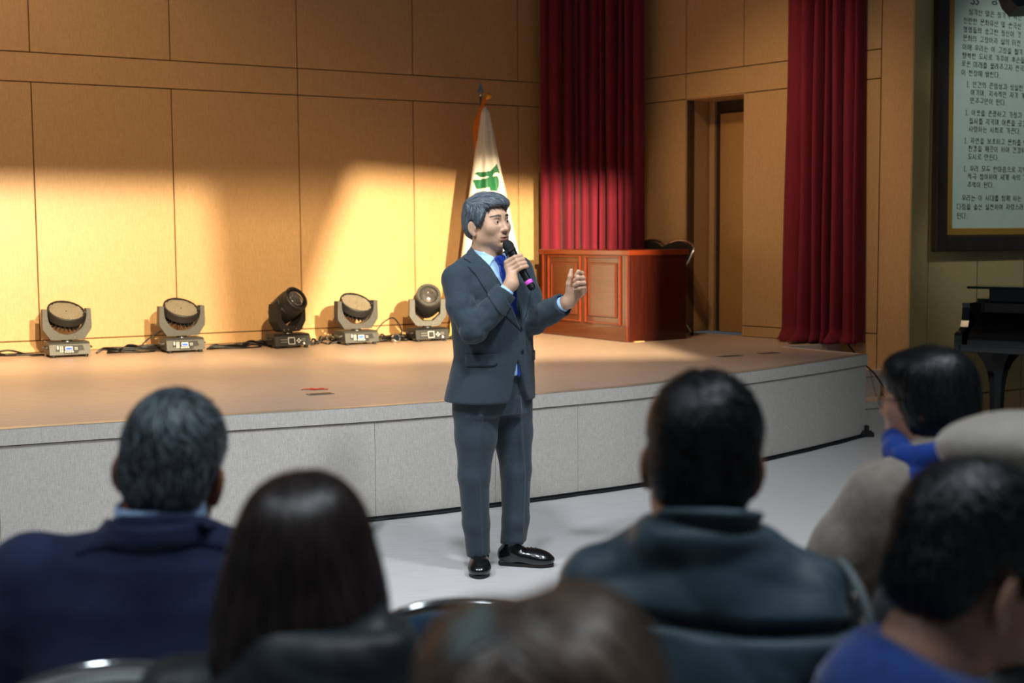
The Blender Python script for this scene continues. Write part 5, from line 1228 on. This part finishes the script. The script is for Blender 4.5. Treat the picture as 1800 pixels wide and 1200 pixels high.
# grey-haired man in navy suit, left
a = Sitter((-.586, 2.13), .06, 1.272, math.radians(2), math.radians(2), math.radians(-10), sw=.215, hx=.016, skin=('#a5664c', '#b0745a'), label='seated person in a navy suit seen from behind at left')
M_NAVY = weave('navy_suiting', '#0c1a3c', '#142852', s=(120, 120, 120), rough=.85, bump=.1, sheen=.1)
J = a.top(.004); J.cone(a.nb+Vector((0, -.004, -.045)), a.nb+Vector((0, -.004, .060)), .096, .080, .03); J.half(a.nb+Vector((0, 0, .036)), (0, .40, 1), .004, a.nb-Vector((.16, .16, .03)), a.nb+Vector((.16, .16, .3)))
jk = a.finish(J, M_NAVY, 'suit_jacket', .006, 4, 5)
a.back([(-.080, a.zc-.078), (.080, a.zc-.078), (.128, a.zc-.132), (.07, a.zc-.116), (-.07, a.zc-.116), (-.128, a.zc-.132)], .001, .005, M_NAVY, jk, 'jacket_collar')
b = MB(); rings = [[a.nb+Vector((math.cos(t)*r_, math.sin(t)*r_*1.0+.004, z_)) for z_, r_ in ((-.0, .078), (.040, .0755), (.064, .0725))] for t in np.linspace(0, 2*PI, 29)]; b.grid(rings); o = b.build('shirt_collar', mat('pale_blue_collar', '#9fbfe6', rough=.7), a.o, smooth=True); md = o.modifiers.new('t', 'SOLIDIFY'); md.thickness = .004
a.hairdo(CAPS, SHORT, whorl(-.015, .055, .12), [mat('hair_saltpepper', '#272f34', rough=.5), mat('hair_sp_dark', '#181d21', rough=.5), mat('hair_sp_mid', '#3a454b', rough=.45), mat('hair_sp_grey', '#6b7b83', rough=.45), mat('hair_sp_silver', '#8a9aa2', rough=.45)], 5200, .034, .0011, 3, .004, .3, groove=.0014)
a.trousers(M_NAVY)
folding_chair((-.61, 2.17, 0), .06, 'chrome folding chair under the person in the navy suit', top=.875)

# long-haired woman in a dark padded coat
b_ = Sitter((-.262, 1.585), .0, 1.236, math.radians(5), math.radians(-3), 0, sw=.150, zsd=.035, skin=('#b98a6c', '#c4967a'), hs=.97, label='seated person in a dark padded coat with bunched hood, seen from behind')
M_PAD = mat('dark_teal_nylon', '#0c1a20', '#12252b', scale=12, rough=.5, bump=.25, bscale=25, sheen=.2)
J = b_.top(.022, bulk=1.1); nb = b_.nb
J.ell(nb+Vector((.030, -.055, .005)), (.125, .085, .090), None, .03); J.ell(nb+Vector((.096, -.030, .042)), (.042, .070, .052), None, .02); J.ell(nb+Vector((-.05, -.02, -.02)), (.09, .09, .045), None, .02)
quilt = lambda z0, dz, amp: (lambda co: -amp*np.exp(-(((co[:, 2]-z0+.012*np.sin(co[:, 0]*9)) % dz-dz/2)/.010)**2))
b_.finish(J, M_PAD, 'padded_coat', .012, 7, 9, (1, 1, 1), quilt(.5, .13, .012)); b_.trousers(mat('dark_cloth', '#14161a', rough=.8))
LONG = [(-.13, .045), (-.088, .045), (-.075, .02), (-.060, -.13), (.0, -.205), (.13, -.205)]
def longflow(l): d = np.stack([l[:, 0]*6, l[:, 1]*5-.1, -.35-np.clip((.09-l[:, 2])/.08, 0, 1)*1.6], -1); return d
b_.hairdo([((0, .018, .034), (.084, .108, .092), .01), ((0, .024, -.050), (.096, .110, .095), .05), ((.045, .040, -.13), (.066, .105, .13), .05), ((-.03, .03, -.07), (.066, .105, .08), .04)], LONG, longflow, [mat('hair_darkbrown', '#171212', rough=.38), mat('hair_db2', '#221a1a', rough=.34), mat('hair_db3', '#332826', rough=.34)], 4200, .14, .0022, 7, .004, .12, lo=(-.17, -.17, -.30), mask=-.20, groove=.0035)
folding_chair((-.262, 1.62, 0), 0, 'chrome folding chair under the person in the dark padded coat', top=.86)

# nearest person, only the crown of the head in view
c_ = Sitter((.020, .985), -.05, 1.240, math.radians(-2), math.radians(6), math.radians(2), sw=.17, hs=1.0, label='person seated nearest the camera, only the crown of the head in view', skin=('#b48a70', '#bd957c'))
J = c_.top(.015); c_.finish(J, mat('dark_brown_wool', '#1d1613', '#261d19', scale=30, rough=.9), 'coat', .006, 4, 2); c_.trousers(mat('dark_cloth', '#14161a', rough=.8))
def partflow(l): d = np.stack([np.sign(l[:, 0]-.020)*(.9-np.clip((.07-l[:, 2])/.08, 0, .9)), l[:, 1]*2+.25, -.45-np.clip((.09-l[:, 2])/.06, 0, 2.2)], -1); return d
c_.hairdo([((.048, .015, .036), (.050, .104, .082), .02), ((-.030, .015, .042), (.070, .106, .088), .012), ((.016, .015, .034), (.060, .103, .0895), .006), ((0, .02, -.05), (.095, .104, .10), .04)], [(-.13, .05), (-.08, .04), (-.06, -.10), (.13, -.12)], partflow, [mat('hair_brown', '#33261f', rough=.4), mat('hair_br2', '#3d2e25', rough=.36), mat('hair_br3', '#544234', rough=.34), mat('hair_br4', '#6e5c4c', rough=.36)], 5200, .10, .0018, 5, .006, .16, mask=-.12, lo=(-.18, -.18, -.25))
# grey regrowth along the parting
G = MB(); rg = np.random.default_rng(3); A = c_.H
for k in range(900):
    y = rg.uniform(-.06, .075); sx = 1 if rg.random() > .5 else -1; z = .127*math.sqrt(max(.05, 1-((y-.015)/.112)**2)); p0 = A.p(.020+sx*.002, y, z-.012); p1 = A.p(.020+sx*(.016+.012*rg.random()), y+.012, z-.004); p2 = A.p(.020+sx*(.030+.018*rg.random()), y+.026, z-.012)
    G.tube([p0, p1, p2], [.0008, .0011, .0004], 3, cap=False)
o = G.build('grey_parting', mat('hair_regrowth', '#8f9a98', rough=.45), c_.o); 
folding_chair((.02, 1.0, 0), 0, 'folding chair under the person seated nearest the camera', top=.84)

# black-haired man in a padded teal vest
d_ = Sitter((.285, 1.925), -.10, 1.318, math.radians(0), math.radians(3), math.radians(-4), sw=.160, zsd=.045, skin=('#ad7a5e', '#b8876b'), label='seated person in a slate blue padded vest seen from behind', arms=(((-.185, .14, .72), (-.10, .34, .62)), ((.20, .16, .72), (.10, .34, .62))))
M_VEST = mat('slate_teal_nylon', '#2f4552', '#3a525e', scale=8, rough=.55, bump=.2, bscale=30, sheen=.25); M_SWEAT = mat('charcoal_knit', '#22262c', '#2b3036', scale=60, rough=.9)
J = d_.top(.002, True, .86, h=.009); d_.finish(J, M_SWEAT, 'sweater', .004, 5, 3); V_ = d_.top(.020, False); nb = d_.nb
V_.cone(nb+Vector((0, -.005, -.05)), nb+Vector((0, -.008, .065)), .106, .094, .025); V_.half(nb+Vector((0, 0, .044)), (.05, .22, 1), .006, nb-Vector((.16, .16, .01)), nb+Vector((.16, .16, .3)))
V_.ell(nb+Vector((-.060, -.045, .015)), (.045, .05, .04), None, .02)
for sx, (S_, E_, W_) in zip((-1, 1), d_.arm): V_.ell(S_+Vector((sx*.005, 0, -.01)), (.052, .08, .085), None, .03)
vq = quilt(.475, .142, .020); vs = d_.finish(V_, M_VEST, 'padded_vest', .010, 6, 12, (1, 1, 1.6), vq)
b = MB(); S_ = d_.arm[1][0]; rg_ = [S_+Vector((.058+.012*math.cos(t*2), .075*math.cos(t), -.02+.085*math.sin(t))) for t in np.linspace(0, 2*PI, 24, endpoint=False)]; b.tube(rg_, .007, 8, closed=True); b.build('armhole_binding', mat('pale_grey_binding', '#6f7c80', rough=.7), vs, smooth=True)
d_.hairdo([((0, .022, .040), (.084, .105, .089), .01), ((0, .045, -.020), (.077, .072, .080), .02)], [(p, q-.006 if p > .045 else q) for p, q in SHORT], whorl(.028, .05, .125), BLK_HAIR(), 4600, .045, .0013, 9, .006, .22, groove=.0018)
d_.trousers(mat('dark_cloth', '#14161a', rough=.8))
folding_chair((.285, 1.97, 0), -.10, 'folding chair under the person in the padded vest', top=.80)

# woman in a beige coat and blue scarf, turned left
e_ = Sitter((.945, 2.84), .38, 1.272, math.radians(-27), math.radians(2), 0, sw=.160, zsd=.02, hs=.92, hx=.0, hy=.05, face=True, skin=('#c08a72', '#c9967e'), label='seated person in a beige coat with a royal blue scarf, turned left', arms=(((-.26, .10, .72), (-.11, .32, .60)), ((.24, .10, .70), (.10, .32, .60))))
M_BEIGE = mat('oatmeal_wool', '#94897c', '#a69b8d', scale=45, rough=.95, bump=.3, bscale=120, sheen=.5)
J = e_.top(.006, True, 1.0, hem=.44, waist=.03); T = e_.T
for sx in (-1, 1): J.cone(T(sx*.10, .0, .56), T(sx*.13, .42, .555), .115, .098, .03); J.cone(T(sx*.13, .42, .55), T(sx*.12, .44, .30), .10, .10, .03)
J.loft([(.44, *T(0, .1, 0)[:2], .22, .24), (.56, *T(0, .08, 0)[:2], .20, .22)], e_.yaw, .05)
J.cone(e_.nb+Vector((0, 0, -.07)), e_.nb+Vector((0, 0, -.04)), .10, .10, .02)
e_.finish(J, M_BEIGE, 'wool_coat', .009, 4, 6)
e_.trousers(mat('dark_cloth', '#14161a', rough=.8))
K = Field(e_.nb-Vector((.2, .2, .12)), e_.nb+Vector((.2, .2, .12)), .006); nb = e_.nb
for k in range(14):
    t0, t1 = 2*PI*k/14, 2*PI*(k+1)/14; K.cone(nb+Vector((.094*math.cos(t0), .094*math.sin(t0), .012+.012*math.sin(t0*3))), nb+Vector((.094*math.cos(t1), .094*math.sin(t1), .012+.012*math.sin(t1*3))), .034, .034, .01)
for k in range(14):
    t0, t1 = 2*PI*k/14, 2*PI*(k+1)/14; K.cone(nb+Vector((.112*math.cos(t0)-.012, .112*math.sin(t0), -.030-.022*math.cos(t0)*-1)), nb+Vector((.112*math.cos(t1)-.012, .112*math.sin(t1), -.030-.022*math.cos(t1)*-1)), .030, .030, .012)
co, f = K.mesh(1); n = vnormals(co, f); co = co+n*wrinkle(co, .006, 12, 4, 4)[:, None]; to_obj('scarf', co, f, mat('royal_blue_wool', '#123a8f', '#1a48a8', scale=60, rough=.9, bump=.3, sheen=.3), e_.o)
BOB = [(-.13, .040), (-.098, .035), (-.085, .030), (-.062, .010), (-.050, -.060), (-.03, -.105), (.13, -.115)]
def bobflow(l): return np.stack([l[:, 0]*4, l[:, 1]*3-.15, -.4-np.clip((.09-l[:, 2])/.08, 0, 1)*1.6], -1)
e_.hairdo([((0, .016, .038), (.085, .106, .090), .01), ((0, .034, -.040), (.087, .086, .085), .04), ((0, -.055, .066), (.066, .048, .042), .02)], BOB, bobflow, BLK_HAIR(), 3800, .09, .0017, 15, .006, .16, mask=-.09)
b = MB(); H = e_.H
for sx in (-1, 1): b.tube([H.p(sx*.031+.023*math.cos(t), -.098, -.004+.019*math.sin(t)) for t in np.linspace(0, 2*PI, 24, endpoint=False)], .0014, 6, closed=True); b.tube([H.p(sx*.054, -.096, .002), H.p(sx*.074, -.06, .004), H.p(sx*.082, .01, -.002)], .0014, 6)
b.tube([H.p(-.008, -.099, .0), H.p(0, -.102, .003), H.p(.008, -.099, .0)], .0013, 6); b.build('glasses', mat('dark_metal_frame', '#1c1c28', rough=.3, metal=.8), e_.o, smooth=True)
folding_chair((.935, 2.80, 0), .34, 'chrome folding chair under the person in the beige coat', top=.885)

# person in a beige beret at the right edge
f_ = Sitter((.845, 2.12), .1, 1.20, math.radians(10), 0, 0, sw=.17, skin=('#b98a6c', '#c4967a'), hs=.97, label='seated person in a pale beige beret at the right edge')
J = f_.top(.012); f_.finish(J, mat('grey_coat_cloth', '#3a3d42', '#44474c', scale=40, rough=.9), 'coat', .006, 4, 8); f_.trousers(mat('dark_cloth', '#14161a', rough=.8))
f_.hairdo([((0, .018, .030), (.084, .106, .086), .01), ((0, .03, -.06), (.084, .084, .06), .03)], [(-.13, .05), (-.088, .05), (-.05, .0), (-.03, -.09), (.13, -.10)], bobflow, BLK_HAIR(), 1500, .06, .0017, 19)
H = f_.H; K = Field(H.c+Vector((-.20, -.20, -.05)), H.c+Vector((.20, .20, .20)), .006); K.ell(H.p(0, .012, .095), (.128, .134, .058), H.R @ Matrix.Rotation(.12, 3, 'X'), .01); K.ell(H.p(0, .02, .055), (.094, .112, .05), H.R, .03); K.half(H.p(0, .05, .030), -(H.R @ Vector((0, .25, 1))), .004); co, f = K.mesh(2)
n = vnormals(co, f); co = co+n*wrinkle(co, .006, 6, 6, 4)[:, None]; be = to_obj('beret', co, f, mat('beige_felt', '#aba396', '#b8b0a3', scale=50, rough=.95, bump=.3, bscale=150, sheen=.6), f_.o)
folding_chair((.84, 2.16, 0), .1, 'folding chair under the person in the beret', top=.84)

# dark-haired man bowing to the right, near the right edge
g_ = Sitter((.556, 1.62), -1.05, 1.222, math.radians(12), math.radians(24), 0, sw=.13, zsd=.085, hs=1.05, hx=.0, hy=.02, lean=.03, face=True, skin=('#a87d66', '#b38972'), label='seated person in a blue top looking down at the right edge')
M_BLUE = mat('royal_blue_fleece', '#12306f', '#1a3f8a', scale=50, rough=.95, bump=.3, bscale=110, sheen=.5); M_JB = mat('black_nylon', '#07090d', '#0b0e13', scale=20, rough=.6, bump=.15)
J = g_.top(.014); g_.finish(J, M_JB, 'dark_jacket', .008, 4, 4); nb = g_.nb
K = Field(nb-Vector((.28, .28, .24)), nb+Vector((.28, .28, .12)), .007)
K.ell(nb+Vector((-.075, -.03, -.05)), (.125, .14, .11), Matrix.Rotation(.35, 3, 'Y'), .03); K.cone(nb+Vector((0, 0, -.05)), nb+Vector((.01, .0, .01)), .088, .082, .03); K.half(nb+Vector((0, 0, .01)), (.4, 0, 1), .004, nb-Vector((.2, .2, .02)), nb+Vector((.2, .2, .3)))
co, f = K.mesh(1); n = vnormals(co, f); co = co+n*wrinkle(co, .009, 5, 8, 4)[:, None]; to_obj('blue_fleece', co, f, M_BLUE, g_.o); g_.trousers(mat('dark_cloth', '#14161a', rough=.8))
g_.hairdo([((0, .020, .042), (.086, .107, .092), .01), ((0, .048, -.014), (.077, .068, .076), .02), ((0, -.05, .075), (.07, .05, .045), .02)], SHORT, whorl(.0, .055, .125), BLK_HAIR(), 4200, .045, .0014, 29, .008, .3, groove=.002)
folding_chair((.535, 1.6, 0), -1.05, 'folding chair under the person in the blue top', top=.80)
# empty chair in the gap between the long-haired person and the vest
folding_chair((-.075, 2.50, 0), .0, 'empty chrome folding chair in the gap left of the vest', mat('blue_vinyl', '#5d86a8', '#6a93b4', scale=40, rough=.4), top=.875)
